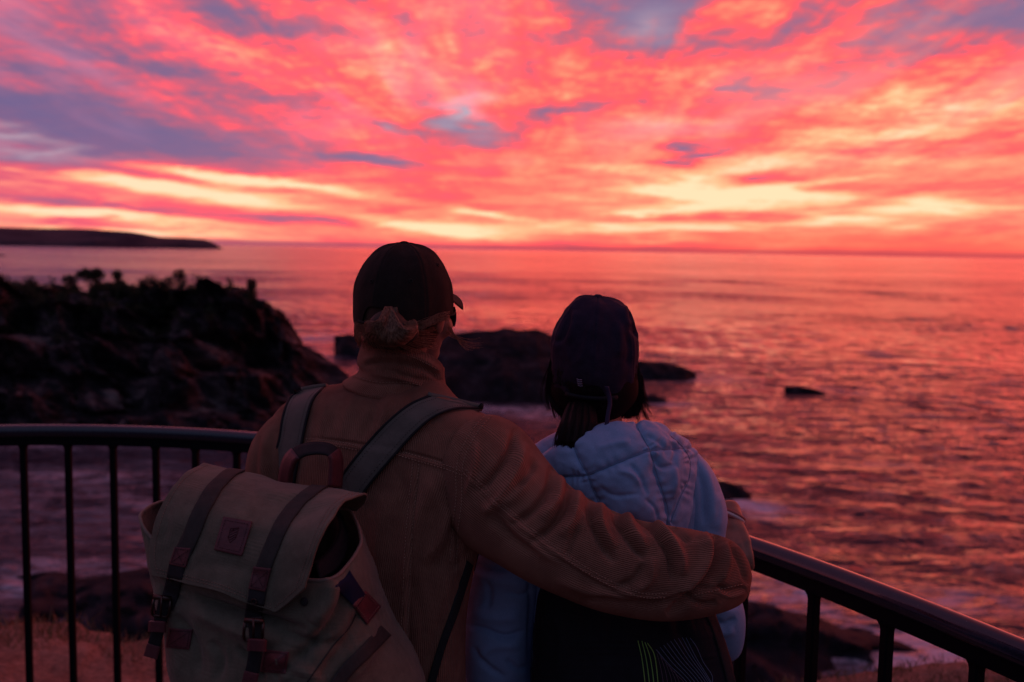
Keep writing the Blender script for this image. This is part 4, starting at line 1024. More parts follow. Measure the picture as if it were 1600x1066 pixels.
def cap(parent, M, rad, m, who):
    rx, rb, rf, rz = rad
    NU, NV = 240, 90
    G = np.zeros((NV, NU, 3))
    for j in range(NV):
        for i in range(NU):
            a = 2 * pi * i / NU; ca, sa = cos(a), sin(a)          # a=0 right, pi/2 front, 3pi/2 back
            back = max(0, -sa)
            if who == 'man':
                da = (a - 1.5 * pi); arch = .050 * math.exp(-(da / .36) ** 4)
                zb = -.022 + .012 * sa + arch - .008 * back
            else:
                da = (a - 1.5 * pi); zb = -.074 + .05 * max(0, sa) + .040 * math.exp(-(da / .34) ** 4)
            v = j / (NV - 1); e0 = asin(max(-.95, min(.95, zb / rz))); e = e0 + (pi / 2 - e0) * v
            ry = rf if sa > 0 else rb
            ce = max(0, cos(e)); ce = ce ** (.80 if who == 'man' else .70) if e > 0 else ce ** .35
            h = 1.0 + (.05 * max(0, sa) * sin(e) * ce if who == 'man' else 0)
            x, y, z = rx * ca * ce, ry * sa * ce, rz * sin(e) * h if e > 0 else rz * sin(e)
            seam = min(abs(((a - pi / 2) / (pi / 3) + .5) % 1 - .5) * (pi / 3), 1) * max(ce, .05)
            d = -.0016 * math.exp(-(seam / .016) ** 2) + .0035 * math.exp(-(seam / .12) ** 2)
            q = Vector((x, y, z)) * 16
            d += (.0022 if who == 'man' else .0045) * noise.fractal(q + Vector((3.3, 1, 0)), 1, 2, 3) * min(1, (1 - v) * 5 + .25)
            n = Vector((x / rx ** 2, y / ry ** 2, z / rz ** 2)).normalized()
            G[j, i] = M @ (Vector((x, y, z)) + n * d)
    if who == 'woman':
        N = outn(G)
        G = folds(G, N, [(-.009, 6, [(984, 480), (988, 505), (996, 520), (1004, 522)]), (.008, 8, [(972, 478), (978, 500), (990, 508)]), (-.006, 5, [(890, 480), (888, 505), (876, 530), (862, 532)]), (.006, 7, [(898, 484), (896, 510), (886, 540)]), (-.005, 5, [(880, 472), (868, 500), (862, 515)]),
                         (.005, 7, [(965, 500), (968, 530), (966, 560)]), (-.005, 5, [(978, 520), (985, 545), (980, 575)]), (.004, 6, [(925, 500), (915, 540), (905, 570)])])
    me = closed_mesh(G, False); c = link('cap', me, m, parent)
    sm = c.modifiers.new('thickness', 'SOLIDIFY'); sm.thickness = .0022; sm.offset = -1
    top = M @ Vector((0, 0, rz + .002)); q = M.to_quaternion()
    b = ell((0, 0, 0), (.0095, .0095, .0045), Matrix.Translation(top) @ q.to_matrix().to_4x4()); link('button', b, m, c)
    rows = []
    w = .080 if who == 'man' else .080
    for v in np.linspace(0, 1, 6):
        rows.append([M @ Vector((w * u * (1 - .10 * v), sqrt(max(0, 1 - (.80 * u) ** 2)) * rf * .985 + .075 * v * (1 - .35 * u * u), (.010 if who == 'man' else -.02) - .010 * v - .020 * u * u * (.45 + .5 * v))) for u in np.linspace(-1, 1, 9)])
    link('brim', solid(patch(rows, 50, 26), .0030), m, c)
    # stitched edge and back strap
    eye = []
    tr = bvh_of(c)
    if who == 'man':
        # strap under the opening, eyelets
        st = [M @ Vector((rx * 1.01 * sin(s), -rb * 1.01 * cos(s), -.024)) for s in np.linspace(-.5, .5, 12)]
        link('strap', tube_mesh([[tuple(p) for p in st]], [.0035], 6), m, c)
        V, Fc = [], []
        for px, py in ((581, 440), (642, 439), (684, 414)):
            h, n = hit(tr, px, py)
            if h is None: continue
            qa = n.to_track_quat('Z', 'Y').to_matrix()
            V_ = [h + n * .0006 + qa @ Vector((.0032 * cos(k * pi / 8), .0032 * sin(k * pi / 8), 0)) for k in range(17)]
            link('eyelet', tube_mesh([[tuple(v) for v in V_]], .0010, 5), M_bind, c)
    else:
        st = [M @ Vector((rx * 1.0 * sin(s), -rb * 1.0 * cos(s), -.060)) for s in np.linspace(-.6, .6, 12)]
        link('strap', tube_mesh([[tuple(p) for p in st]], [.005], 6), M_black, c)
        hh = P(905, 598, 1.885)
        tabs = [[tuple(P(901 + k * .6, 592 + k * 3.2, 1.900)), tuple(P(905 + k * .6, 594 + k * 3.2, 1.898)), tuple(P(909 + k * .4, 593.5 + k * 3.2, 1.897))] for k in range(4)]
        link('strap_label', tube_mesh(tabs, .0009, 5), mat('grey_thread', (.24, .20, .27), .8, .2), c)
        lp = [(948, 604, 1.90), (951, 616, 1.905), (953, 630, 1.905), (950, 648, 1.90), (947, 672, 1.895)]
        rows = [[P(x - 3.6, y, Y), P(x, y, Y - .001), P(x + 3.6, y, Y + .001)] for x, y, Y in lp]
        link('hanging_tape', solid(patch(rows, 5, 24), .0012), mat('purple_tape', (.05, .035, .075), .8, .2), c)
    return c

# ================================================================== the woman
YW = 2.03
def woman():
    t = thing('person', (P(960, 800, YW).x, YW, FLOOR), 'shorter person in a light blue hooded jacket and purple cap, seen from behind', 'person', 'couple watching the dawn')
    hc = P(930, 560, YW)
    Mh = Matrix.Translation(hc) @ Matrix.Rotation(radians(-6), 4, 'Z') @ Matrix.Rotation(radians(2), 4, 'Y') @ Matrix.Rotation(radians(7), 4, 'X')
    parts = head_parts(Mh @ Matrix.Scale(.90, 4))
    base = P(945, 720, YW); neck0 = Mh @ Vector((0, -.015, -.06))
    parts += limb([(neck0, .050), (neck0.lerp(base, .5), .049), (base, .058)])
    shL, shR = P(842, 745, YW), P(1070, 758, YW); pel = Vector((P(975, 1100, YW).x, YW, .84))
    parts += [ell(P(958, 830, YW), (.125, .075, .15)), ell(P(965, 960, YW), (.115, .07, .15)), ell(pel, (.155, .10, .13))]
    parts += limb([(base, .05), (shL, .042)]) + limb([(base, .05), (shR, .042)])
    elR = P(1118, 965, 2.07); wrR = P(1144, 808, 2.14)
    parts += limb([(shR, .045), (shR.lerp(elR, .5), .040), (elR, .035), (elR.lerp(wrR, .35), .034), (wrR, .023)])
    elL = P(782, 1040, 2.03); wrL = Vector((elL.x + .14, 2.26, elL.z + .02))
    parts += limb([(shL, .045), (shL.lerp(elL, .5), .040), (elL, .035), (wrL, .024)])
    w0 = P(1143, 812, 2.135); kn = P(1152, 868, 2.045)
    parts += hand(w0, kn - w0, (-.8, .5, .1), (1, -.35, .35), .55, .92)
    parts += hand(wrL, (.9, .3, 0), (0, 0, 1), (0, -1, .2), .4, .92)
    for s in (-1, 1):
        hip = Vector((pel.x + s * .08, YW, .80)); kn_ = Vector((pel.x + s * .09, YW + .03, .38)); an = Vector((pel.x + s * .10, YW - .01, FLOOR + .085))
        parts += limb([(hip, .085), (hip.lerp(kn_, .5), .07), (kn_, .051), (kn_.lerp(an, .3), .051), (an, .034)])
        parts += limb([(an - Vector((0, .02, .04)), .032), (an + Vector((s * .02, .11, -.055)), .026), (an + Vector((s * .025, .15, -.062)), .02)])
    link('body', baked(parts, .0042, 5), M_skin, t)
    tr = []
    for s in (-1, 1):
        hip = Vector((pel.x + s * .08, YW, .78)); kn_ = Vector((pel.x + s * .09, YW + .02, .38)); an = Vector((pel.x + s * .10, YW - .01, FLOOR + .08))
        tr += limb([(hip, .10), (hip.lerp(kn_, .5), .08), (kn_, .062), (kn_.lerp(an, .5), .056), (an, .048)])
    tr += [ell(pel, (.17, .115, .12))]
    link('trousers', baked(tr, .012, 3), M_black, t)
    for s in (-1, 1):
        c = Vector((pel.x + s * .105, YW + .02, FLOOR))
        link('shoe', baked(limb([(c + Vector((0, -.08, .04)), .039), (c + Vector((0, .02, .04)), .040), (c + Vector((s * .015, .12, .032)), .032)]), .008, 3), M_shoe, t)
    # ---- jacket body
    jr = [(668, 892, 1000, .045, 2.1, 2.05), (676, 872, 1030, .058, 2.1, 2.04), (686, 852, 1062, .070, 2.15, YW), (698, 834, 1084, .080, 2.2, YW), (715, 820, 1100, .090, 2.3, YW), (740, 812, 1106, .098, 2.3, YW), (780, 808, 1112, .106, 2.3, YW), (840, 812, 1112, .112, 2.3, YW),
          (920, 822, 1108, .112, 2.3, YW), (1000, 826, 1116, .114, 2.3, YW), (1066, 822, 1126, .118, 2.3, YW), (1140, 815, 1134, .124, 2.3, YW), (1195, 815, 1134, .126, 2.3, YW), (1200, 822, 1128, .12, 2.3, YW), (1180, 828, 1122, .115, 2.3, YW)]
    rings = []
    for y, xl, xr, hd, n, Yc in jr:
        c = P((xl + xr) / 2, y, Yc); a = (xr - xl) / 2 / F * Yc; R_ = []
        for k in range(32):
            th = 2 * pi * k / 32; ca, sa = cos(th), sin(th); dx = a * abs(ca) ** (2 / n) * np.sign(ca)
            R_.append((c.x + dx, Yc + .10 * dx + hd * abs(sa) ** (2 / n) * np.sign(sa), c.z - dx * .02))
        rings.append(R_)
    G = loft(rings, 260, 300); N = outn(G)
    G = folds(G, N, [(-.006, 6, [(1080, 710), (1070, 760), (1058, 820)]), (.006, 8, [(1092, 715), (1086, 770), (1072, 830)]), (.005, 8, [(1062, 720), (1052, 780), (1044, 830)]), (-.004, 5, [(845, 690), (860, 705), (880, 730)])])
    me = closed_mesh(G, False); jk = link('jacket', me, M_shell, t)
    def puffs(G, seams, amp=.010, w=9):
        N = outn(G) if False else None
        return G
    sr = [(1040, 705, 2.05, 1050, 790, 2.03, .055), (1078, 700, 2.05, 1040, 800, 2.03, .066), (1106, 728, 2.05, 1040, 806, 2.03, .072), (1122, 760, 2.05, 1045, 822, 2.03, .074), (1133, 800, 2.045, 1050, 850, 2.03, .072), (1130, 838, 2.04, 1056, 880, 2.03, .068), (1140, 890, 2.04, 1062, 915, 2.03, .066),
          (1152, 925, 2.05, 1074, 955, 2.03, .066), (1157, 955, 2.06, 1088, 990, 2.04, .062), (1150, 988, 2.08, 1108, 1012, 2.07, .052), (1136, 1008, 2.10, 1118, 1016, 2.11, .03)]
    G = tube_px(sr, 150, 260, 2.2); N = outn(G)
    G = folds(G, N, [(-.006, 5, [(1082, 712), (1098, 760), (1100, 820)]), (.006, 7, [(1096, 720), (1112, 770), (1114, 826)]), (-.005, 5, [(1060, 740), (1072, 780), (1066, 830)]), (.004, 6, [(1120, 770), (1126, 800), (1122, 830)]), (-.006, 5, [(1112, 968), (1130, 976), (1150, 966)]), (.005, 6, [(1112, 980), (1132, 990), (1148, 984)]),
                     (-.004, 4, [(1128, 940), (1142, 950), (1156, 945)])])
    s1 = link('sleeve', closed_mesh(G, True), M_shell, jk)
    fr = [(1150, 985, 2.10, 1104, 990, 2.09, .045), (1152, 950, 2.14, 1098, 950, 2.12, .052), (1140, 900, 2.17, 1094, 900, 2.16, .050), (1134, 850, 2.19, 1096, 845, 2.18, .045), (1134, 822, 2.185, 1104, 812, 2.18, .038), (1137, 812, 2.18, 1112, 804, 2.175, .033), (1130, 822, 2.18, 1112, 816, 2.175, .026)]
    link('forearm_sleeve', closed_mesh(tube_px(fr, 80, 120, 2.1), True), M_shell, s1)
    sl = [(868, 690, YW, 890, 770, 2.0, .06), (835, 694, YW, 884, 790, 2.0, .066), (806, 720, YW, 874, 810, 2.0, .07), (778, 780, 2.02, 864, 830, 2.0, .070), (756, 840, 2.01, 856, 866, 1.995, .068), (740, 900, 2.0, 845, 915, 1.99, .066), (729, 955, 2.0, 836, 965, 1.99, .066), (725, 1005, 2.0, 832, 1010, 1.99, .066),
          (730, 1066, 2.02, 830, 1060, 2.01, .064), (744, 1120, 2.06, 828, 1090, 2.05, .060), (780, 1130, 2.14, 836, 1060, 2.14, .054), (815, 1120, 2.22, 850, 1050, 2.22, .044), (816, 1112, 2.21, 848, 1060, 2.21, .036)]
    G = tube_px(sl, 180, 320, 2.25); N = outn(G)
    G = folds(G, N, [(-.009, 5, [(735, 880), (770, 892), (800, 890), (832, 902)]), (.007, 9, [(740, 900), (780, 908), (825, 915)]), (-.006, 5, [(760, 905), (765, 930), (760, 955)]), (-.008, 5, [(728, 975), (760, 985), (790, 995), (822, 985)]), (.007, 9, [(735, 955), (770, 965), (815, 965)]), (-.006, 5, [(738, 1010), (760, 1040), (790, 1060)]),
                     (.006, 8, [(745, 1030), (770, 1010), (815, 1010)]), (-.006, 4, [(826, 900), (830, 940), (828, 990), (828, 1060)]), (-.005, 4, [(790, 925), (812, 930), (830, 925)]), (-.005, 5, [(790, 1030), (810, 1045), (828, 1040)])])
    link('sleeve', closed_mesh(G, True), M_shell, jk)
    # ---- hood lying on the back, quilted
    rows = [[(866, 735, 1.985), (900, 718, 1.975), (945, 705, 1.975), (1000, 700, 1.99), (1046, 708, 2.03), (1074, 722, 2.07)],
            [(856, 722, 1.955), (893, 697, 1.945), (943, 681, 1.945), (1004, 671, 1.965), (1050, 686, 2.01), (1078, 704, 2.055)],
            [(850, 717, 1.92), (886, 690, 1.905), (941, 672, 1.905), (1004, 662, 1.93), (1053, 677, 1.975), (1080, 697, 2.03)],
            [(852, 728, 1.895), (888, 700, 1.875), (945, 684, 1.872), (1006, 676, 1.89), (1056, 688, 1.935), (1086, 712, 2.00)],
            [(862, 750, 1.885), (905, 728, 1.858), (955, 714, 1.848), (1012, 708, 1.862), (1060, 718, 1.905), (1086, 742, 1.965)],
            [(884, 780, 1.885), (922, 768, 1.852), (966, 758, 1.838), (1016, 754, 1.845), (1058, 762, 1.89), (1080, 786, 1.94)],
            [(915, 810, 1.89), (948, 808, 1.862), (984, 806, 1.848), (1020, 806, 1.852), (1050, 812, 1.89), (1068, 824, 1.93)],
            [(935, 828, 1.91), (962, 832, 1.90), (990, 834, 1.893), (1020, 836, 1.893), (1044, 836, 1.91), (1056, 840, 1.94)]]
    G = patch_px(rows, 260, 260)
    N = grid_normals(G)
    if ((G - CW) * N).sum() > 0: N = -N
    X, Yp = pxgrid(G)
    seams = [[(850, 748), (890, 745), (920, 742), (965, 724), (1012, 706), (1050, 702), (1080, 700)], [(893, 690), (905, 720), (918, 742), (924, 760), (934, 782), (945, 810)], [(994, 664), (1008, 690), (1016, 706), (1026, 740), (1038, 775), (1044, 800), (1040, 830)],
             [(1046, 680), (1066, 698), (1078, 720), (1076, 750), (1064, 775), (1048, 815)], [(888, 688), (892, 700)]]
    D = np.zeros(X.shape); mind = np.full(X.shape, 99.)
    for s in seams:
        d, _, _ = polydist(X, Yp, crom(np.array(s, float), 30)); mind = np.minimum(mind, d)
    D = .008 * (1 - np.exp(-(mind / 13) ** 1.3)) - .004 * np.exp(-(mind / 2.6) ** 2)
    # puckers running into the seams
    pk = np.zeros(X.shape)
    for s in seams[:4]:
        d, sd, par_ = polydist(X, Yp, crom(np.array(s, float), 40))
        L = np.hypot(*np.diff(np.array(s), axis=0).T).sum()
        ph = par_ * L / 15
        pk += .0011 * np.sin(2 * pi * (ph + .25 * np.sin(ph * 1.7)) + sd) * np.exp(-((d - 5) / 7) ** 2)
    nz = npnoise(G[::2, ::2], 17, .006, 2.0).repeat(2, 0).repeat(2, 1)
    nv = G.shape[0]; edge = np.ones(X.shape)
    G = G + N * (D + pk + nz)[..., None]
    G = folds(G, N, [(-.006, 4, [(1020, 712), (1034, 730), (1060, 726)]), (-.005, 4, [(985, 725), (1000, 745), (1012, 775)]), (.005, 5, [(1050, 720), (1056, 750), (1052, 780)]), (-.005, 4, [(1050, 690), (1056, 706), (1050, 730)]), (-.004, 4, [(935, 760), (960, 775), (1000, 772)]), (.005, 6, [(930, 700), (960, 694), (985, 690)]),
                     (-.004, 4, [(1010, 680), (1030, 690), (1040, 700)]), (.004, 5, [(960, 735), (985, 740), (1005, 760)]), (-.004, 3, [(1008, 780), (1024, 795), (1028, 815)])])
    hd = link('hood', solid(G, .012), M_shell, jk)
    th = bvh_of(hd)
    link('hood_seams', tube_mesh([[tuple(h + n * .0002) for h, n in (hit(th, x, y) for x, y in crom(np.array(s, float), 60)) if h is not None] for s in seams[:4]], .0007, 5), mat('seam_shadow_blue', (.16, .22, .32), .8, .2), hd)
    rim = [(850, 717), (868, 703), (888, 690), (915, 680), (942, 673), (975, 667), (1004, 663)]
    # ---- bracelet
    br = []
    ax = (P(1148, 800, 2.14) - P(1138, 822, 2.13)).normalized(); c = P(1143, 807, 2.138)
    a1 = ax.cross(Vector((0, 1, 0))).normalized(); a2 = ax.cross(a1).normalized()
    for k, mm in ((-1, 0), (0, 1), (1, 0)):
        pts = [tuple(c + ax * k * .0052 + a1 * .0275 * cos(q) + a2 * .0275 * sin(q)) for q in np.linspace(0, 2 * pi, 30)]
        br.append((pts, mm))
    bo = link('bracelet', tube_mesh([b[0] for b in br if b[1] == 0], .0036, 8), mat('dull_red_band', (.32, .10, .09), .6, .3), t)
    link('pale_band', tube_mesh([b[0] for b in br if b[1] == 1], .0036, 8), mat('pale_band', (.72, .62, .60), .6, .3), bo)
    # ---- cap and hair
    cap(t, Matrix.Translation(P(929, 556, YW)) @ Matrix.Rotation(radians(-6), 4, 'Z') @ Matrix.Rotation(radians(2), 4, 'Y') @ Matrix.Rotation(radians(9), 4, 'X'), (.0895, .100, .100, .122), M_capn, 'woman')
    hr_rows = [(872, 545, 2.03, 986, 545, 2.03, .070), (867, 570, 2.03, 992, 570, 2.03, .080), (860, 600, 2.03, 997, 600, 2.03, .086), (861, 618, 2.03, 994, 622, 2.03, .082), (872, 638, 2.03, 980, 640, 2.03, .070), (888, 655, 2.03, 960, 656, 2.03, .052), (900, 666, 2.03, 945, 666, 2.03, .035)]
    hr = link('hair', closed_mesh(tube_px(hr_rows, 100, 70, 2.1), True), M_hairs, t)
    pt = [(892, 634, 1.97, 932, 632, 1.97, .024), (884, 655, 1.945, 927, 655, 1.945, .025), (880, 675, 1.925, 920, 676, 1.925, .025), (878, 695, 1.915, 910, 698, 1.915, .021), (880, 712, 1.912, 900, 716, 1.912, .014)]
    link('ponytail', closed_mesh(tube_px(pt, 60, 60, 2.0), True), M_hairs, hr)
    rng = random.Random(9); L, R_ = [], []
    def st(pts, r=.0004): L.append([tuple(p) for p in crom(np.array([tuple(q) for q in pts]), 18)]); R_.append(r)
    for _ in range(1300):       # ponytail strands
        u = rng.uniform(-1, 1); dd = -.034 * sqrt(1 - u * u) - .001 + .003 * sin(u * 17); jj = rng.gauss(0, 1.6)
        st([P(908 + 20 * u, 628, 1.975 + dd * .8), P(905 + 28 * u, 655, 1.94 + dd), P(902 + 30 * u + jj, 676, 1.92 + dd), P(898 + 27 * u + 2 * jj, 698, 1.908 + dd * .9), P(892 + 20 * u, 716 + rng.uniform(-3, 5), 1.900)], .0005)
    for _ in range(900):       # over the back of the head down to the tie
        u = rng.uniform(-1, 1); x0 = 929 + 70 * u; d0 = -.088 * sqrt(max(0, 1 - u * u)) 
        st([P(x0, 585 + rng.uniform(-14, 14), 2.03 + d0 - .003), P(x0 * .75 + 912 * .25, 612 + 6 * (1 - u * u), 2.03 + d0 * .97 - .004), P(x0 * .3 + 912 * .7, 634, 1.965 + .02 * abs(u)), P(911, 645, 1.945)], .0005)
    for _ in range(260):       # red-lit locks at the left, hanging forward of the ear
        k = rng.random(); st([P(860 + 4 * k, 560 + 20 * k, 2.03), P(854 + 8 * k, 592, 2.03), P(856 + 10 * k, 620, 2.02), P(868 + 14 * k, 640 + rng.uniform(-5, 5), 2.0), P(880 + 14 * k, 652 + rng.uniform(-6, 6), 1.99)], .0005)
    for _ in range(700):       # loose curls at the right
        k = rng.random(); c0 = rng.uniform(-1, 1)
        st([P(996 + 4 * k, 560 + 24 * k, 2.03), P(1000 - 6 * k + 3 * c0, 596, 2.03), P(1000 - 14 * k + 5 * c0, 622, 2.03), P(990 + 10 * c0 - 8 * k, 640 + 6 * c0, 2.03), P(978 + 22 * k * c0, 648 + rng.uniform(-4, 7), 2.03)], .00045)
    for q, (ex, ey, am) in enumerate([(1019, 648, 5), (1013, 662, 6), (1006, 654, 5), (1000, 668, 6), (992, 656, 5), (984, 650, 4), (1010, 634, 4)]):   # curled locks at the right
        ph = rng.uniform(0, 6); sx = 996 + rng.uniform(-4, 6)
        for _ in range(26):
            jx, jy = rng.gauss(0, 1.6), rng.gauss(0, 1.6); e_ = rng.uniform(.8, 1.05)
            st([P(sx + jx * .5 + (ex - sx) * u * e_ + am * u * sin(ph + 5.5 * u) + jx * u, 584 + (ey - 584) * u * e_ + jy * u, 2.03 + .008 * sin(ph + 5 * u)) for u in (0, .2, .4, .6, .8, 1)], .00036)
    for q, (ex, ey, am) in enumerate([(868, 652, -4), (858, 640, -5), (878, 656, -3)]):
        for _ in range(24):
            jx, jy = rng.gauss(0, 1.3), rng.gauss(0, 1.5)
            st([P(859 + jx * .5 + (ex - 859) * u + am * sin(pi * u) + jx * u, 580 + (ey - 580) * u + jy, 2.02) for u in (0, .25, .5, .75, 1)], .00036)
    for _ in range(10):
        k = rng.random(); st([P(858, 570, 2.03), P(850 - 4 * k, 600, 2.03), P(848 - 3 * k, 625, 2.02), P(854 + 8 * k, 642, 2.01)], .00025)
    link('hair_strands', tube_mesh(L, R_, 4, ([0, 1], [1, .5])), M_hairw, hr)
    return t, jk
MAN, MJ, MS = man()
WOMAN, WJ = woman()

# ================================================================== the bags
def canvas_bag():
    t = thing('backpack', (P(400, 900, 1.65).x, 1.65, P(400, 1200, 1.65).z), 'olive canvas rucksack with dark straps and red-brown leather patches on the taller person', 'backpack')
    # body: rings from the open lip down; points run front-left, front, front-right, side, back
    def r(*p): return [V3(P(*q)) for q in p]
    rings = [
        r((219, 811, 1.63), (262, 862, 1.585), (350, 882, 1.548), (430, 898, 1.525), (508, 906, 1.498), (544, 882, 1.545), (563, 838, 1.62), (545, 797, 1.70), (470, 800, 1.74), (385, 790, 1.76), (300, 782, 1.78), (246, 786, 1.72)),
        r((220, 826, 1.625), (264, 880, 1.575), (350, 900, 1.535), (430, 915, 1.512), (506, 922, 1.488), (550, 900, 1.535), (568, 856, 1.62), (556, 815, 1.71), (470, 815, 1.75), (385, 805, 1.77), (300, 797, 1.79), (248, 800, 1.73)),
        r((231, 880, 1.61), (280, 930, 1.555), (360, 945, 1.518), (435, 957, 1.498), (505, 962, 1.482), (560, 945, 1.535), (586, 915, 1.63), (576, 880, 1.73), (470, 865, 1.77), (385, 855, 1.79), (305, 846, 1.80), (258, 850, 1.74)),
        r((243, 935, 1.60), (288, 968, 1.548), (362, 984, 1.512), (435, 998, 1.492), (500, 1010, 1.478), (566, 1000, 1.532), (606, 972, 1.64), (594, 930, 1.74), (480, 910, 1.78), (390, 900, 1.80), (310, 895, 1.81), (266, 900, 1.74)),
        r((256, 1000, 1.59), (298, 1030, 1.540), (366, 1045, 1.500), (435, 1058, 1.480), (498, 1068, 1.468), (580, 1062, 1.530), (640, 1036, 1.64), (622, 990, 1.75), (490, 960, 1.79), (396, 950, 1.81), (316, 950, 1.82), (272, 960, 1.74)),
        r((268, 1066, 1.58), (306, 1095, 1.532), (370, 1108, 1.494), (435, 1118, 1.474), (500, 1125, 1.464), (592, 1118, 1.530), (662, 1085, 1.64), (640, 1040, 1.75), (500, 1020, 1.79), (400, 1010, 1.81), (320, 1010, 1.82), (280, 1030, 1.74)),
        r((278, 1150, 1.58), (316, 1170, 1.532), (376, 1180, 1.498), (438, 1188, 1.480), (500, 1190, 1.472), (585, 1180, 1.535), (655, 1150, 1.64), (635, 1105, 1.75), (500, 1085, 1.79), (405, 1080, 1.81), (330, 1080, 1.82), (290, 1100, 1.74)),
        r((290, 1230, 1.60), (326, 1245, 1.552), (384, 1252, 1.520), (440, 1256, 1.505), (496, 1256, 1.498), (572, 1245, 1.555), (630, 1215, 1.64), (612, 1170, 1.74), (500, 1150, 1.78), (410, 1145, 1.80), (340, 1145, 1.80), (302, 1170, 1.73)),
        r((320, 1245, 1.63), (350, 1252, 1.60), (395, 1256, 1.58), (440, 1258, 1.57), (485, 1256, 1.57), (535, 1248, 1.60), (575, 1225, 1.65), (560, 1190, 1.71), (490, 1175, 1.74), (415, 1172, 1.75), (360, 1172, 1.75), (330, 1190, 1.70)),
        r((380, 1240, 1.65), (390, 1242, 1.645), (410, 1244, 1.64), (440, 1244, 1.64), (460, 1242, 1.64), (480, 1236, 1.65), (490, 1226, 1.66), (480, 1212, 1.68), (450, 1206, 1.69), (420, 1206, 1.69), (400, 1208, 1.69), (388, 1220, 1.67))]
    G = loft(rings, 300, 340); N = outn(G)
    G = folds(G, N, [(a_ * 1.7, w_, p_) for a_, w_, p_ in [(-.009, 9, [(540, 915), (536, 950), (512, 985), (470, 1020), (430, 1060)]), (.008, 12, [(520, 905), (514, 940), (490, 975)]), (-.008, 7, [(300, 930), (360, 955), (430, 972), (480, 985)]), (.007, 12, [(300, 950), (370, 985), (440, 1000)]),
                     (-.006, 7, [(565, 950), (545, 1000), (500, 1060)]), (.006, 9, [(585, 965), (570, 1010), (530, 1066)]), (-.005, 8, [(275, 960), (300, 1000), (310, 1060)]), (-.006, 8, [(420, 975), (470, 1000), (500, 1010), (540, 1000)]), (.005, 10, [(420, 1020), (460, 1040), (500, 1060)]),
                     (-.004, 6, [(236, 900), (262, 930), (300, 945)]), (-.005, 6, [(370, 1010), (400, 1040), (410, 1066)]), (.004, 6, [(598, 985), (575, 1030), (545, 1066)]), (-.006, 12, [(262, 918), (330, 942), (400, 966), (450, 972)]), (-.005, 7, [(330, 1000), (345, 1030), (340, 1066)]), (.005, 9, [(450, 1010), (440, 1040), (450, 1066)])]])
    nz = npnoise(G[::4, ::4], 13, .005, 4.0).repeat(4, 0).repeat(4, 1)[:G.shape[0], :G.shape[1]]; G = G + N * nz[..., None]
    nv, nu = G.shape[:2]; fs = grid_faces(nu, nv, True); fs.append(tuple((nv - 1) * nu + k for k in range(nu)))
    me = mesh_of(G.reshape(-1, 3), fs); bm = bmesh.new(); bm.from_mesh(me); bmesh.ops.recalc_face_normals(bm, faces=bm.faces); bm.to_mesh(me); bm.free()
    body = link('body', me, M_canvas, t); sm = body.modifiers.new('thickness', 'SOLIDIFY'); sm.thickness = .003; sm.offset = -1
    lip = link('rim', tube_mesh([[tuple(p) for p in np.vstack([G[0], G[:1, 0]])]], .0030, 8), mat('canvas_edge', (.22, .18, .14), .85, .2), body)
    # inner liner showing in the open side
    lin_rows = [[(500, 905, 1.53), (530, 885, 1.58), (545, 845, 1.64), (535, 805, 1.70)], [(490, 880, 1.56), (512, 860, 1.60), (528, 830, 1.65), (520, 800, 1.70)], [(470, 930, 1.60), (500, 930, 1.62), (520, 920, 1.66), (520, 900, 1.70)]]
    link('liner', solid(patch_px(lin_rows, 20, 20), .002), M_black, t)
    # flap
    rows = [[(332, 752, 1.82), (395, 764, 1.80), (450, 772, 1.78), (500, 784, 1.765), (560, 798, 1.70)],
            [(320, 732, 1.80), (389, 744, 1.775), (444, 756, 1.76), (500, 766, 1.745), (572, 784, 1.685)],
            [(318, 723, 1.765), (388, 737, 1.735), (442, 750, 1.715), (498, 761, 1.70), (573, 771, 1.655)],
            [(291, 739, 1.69), (362, 754, 1.655), (424, 768, 1.635), (484, 780, 1.615), (553, 779, 1.59)],
            [(266, 768, 1.63), (335, 786, 1.59), (400, 800, 1.57), (462, 812, 1.55), (531, 793, 1.535)],
            [(249, 800, 1.60), (312, 824, 1.557), (378, 838, 1.535), (440, 848, 1.515), (514, 820, 1.498)],
            [(237, 842, 1.588), (298, 868, 1.543), (362, 885, 1.520), (424, 898, 1.500), (498, 852, 1.478)],
            [(234, 872, 1.582), (292, 892, 1.537), (354, 910, 1.512), (424, 930, 1.490), (486, 888, 1.470)],
            [(239, 899, 1.575), (286, 911, 1.532), (346, 926, 1.505), (428, 957, 1.482), (476, 919, 1.463)]]
    G = patch_px(rows, 280, 280)
    c0 = np.array([[tuple(P(*q)) for q in r_] for r_ in rows], float); c0 = crom(c0, 280)   # straight chamfered corner at the lower edge
    uu = np.linspace(0, 4, 280); i0 = np.minimum(uu.astype(int), 3); fr_ = (uu - i0)[None, :, None]
    Gl = c0[:, i0] * (1 - fr_) + c0[:, i0 + 1] * fr_
    wv = np.clip((np.linspace(0, 1, 280) - .72) / .2, 0, 1)[:, None, None]; wv = wv * wv * (3 - 2 * wv); wu = np.clip((uu - 2.2) / .6, 0, 1)[None, :, None]
    G = G * (1 - wv * wu) + Gl * wv * wu; N = grid_normals(G)
    if ((G - CW) * N).sum() > 0: N = -N
    nz = npnoise(G[::4, ::4], 9, .006, 8.0).repeat(4, 0).repeat(4, 1)[:280, :280]; G = G + N * nz[..., None]
    G = folds(G, N, [(-.003, 8, [(270, 760), (262, 800), (255, 850)]), (.003, 14, [(330, 800), (420, 830), (480, 820)]), (-.003, 10, [(300, 880), (360, 885), (420, 905)]), (.003, 12, [(400, 760), (460, 775), (530, 785)])], False)
    fl = link('flap', solid(G, .0035), M_canvas, t)
    tf = bvh_of(fl); FG = G; FX, FY = pxgrid(G); FN = N
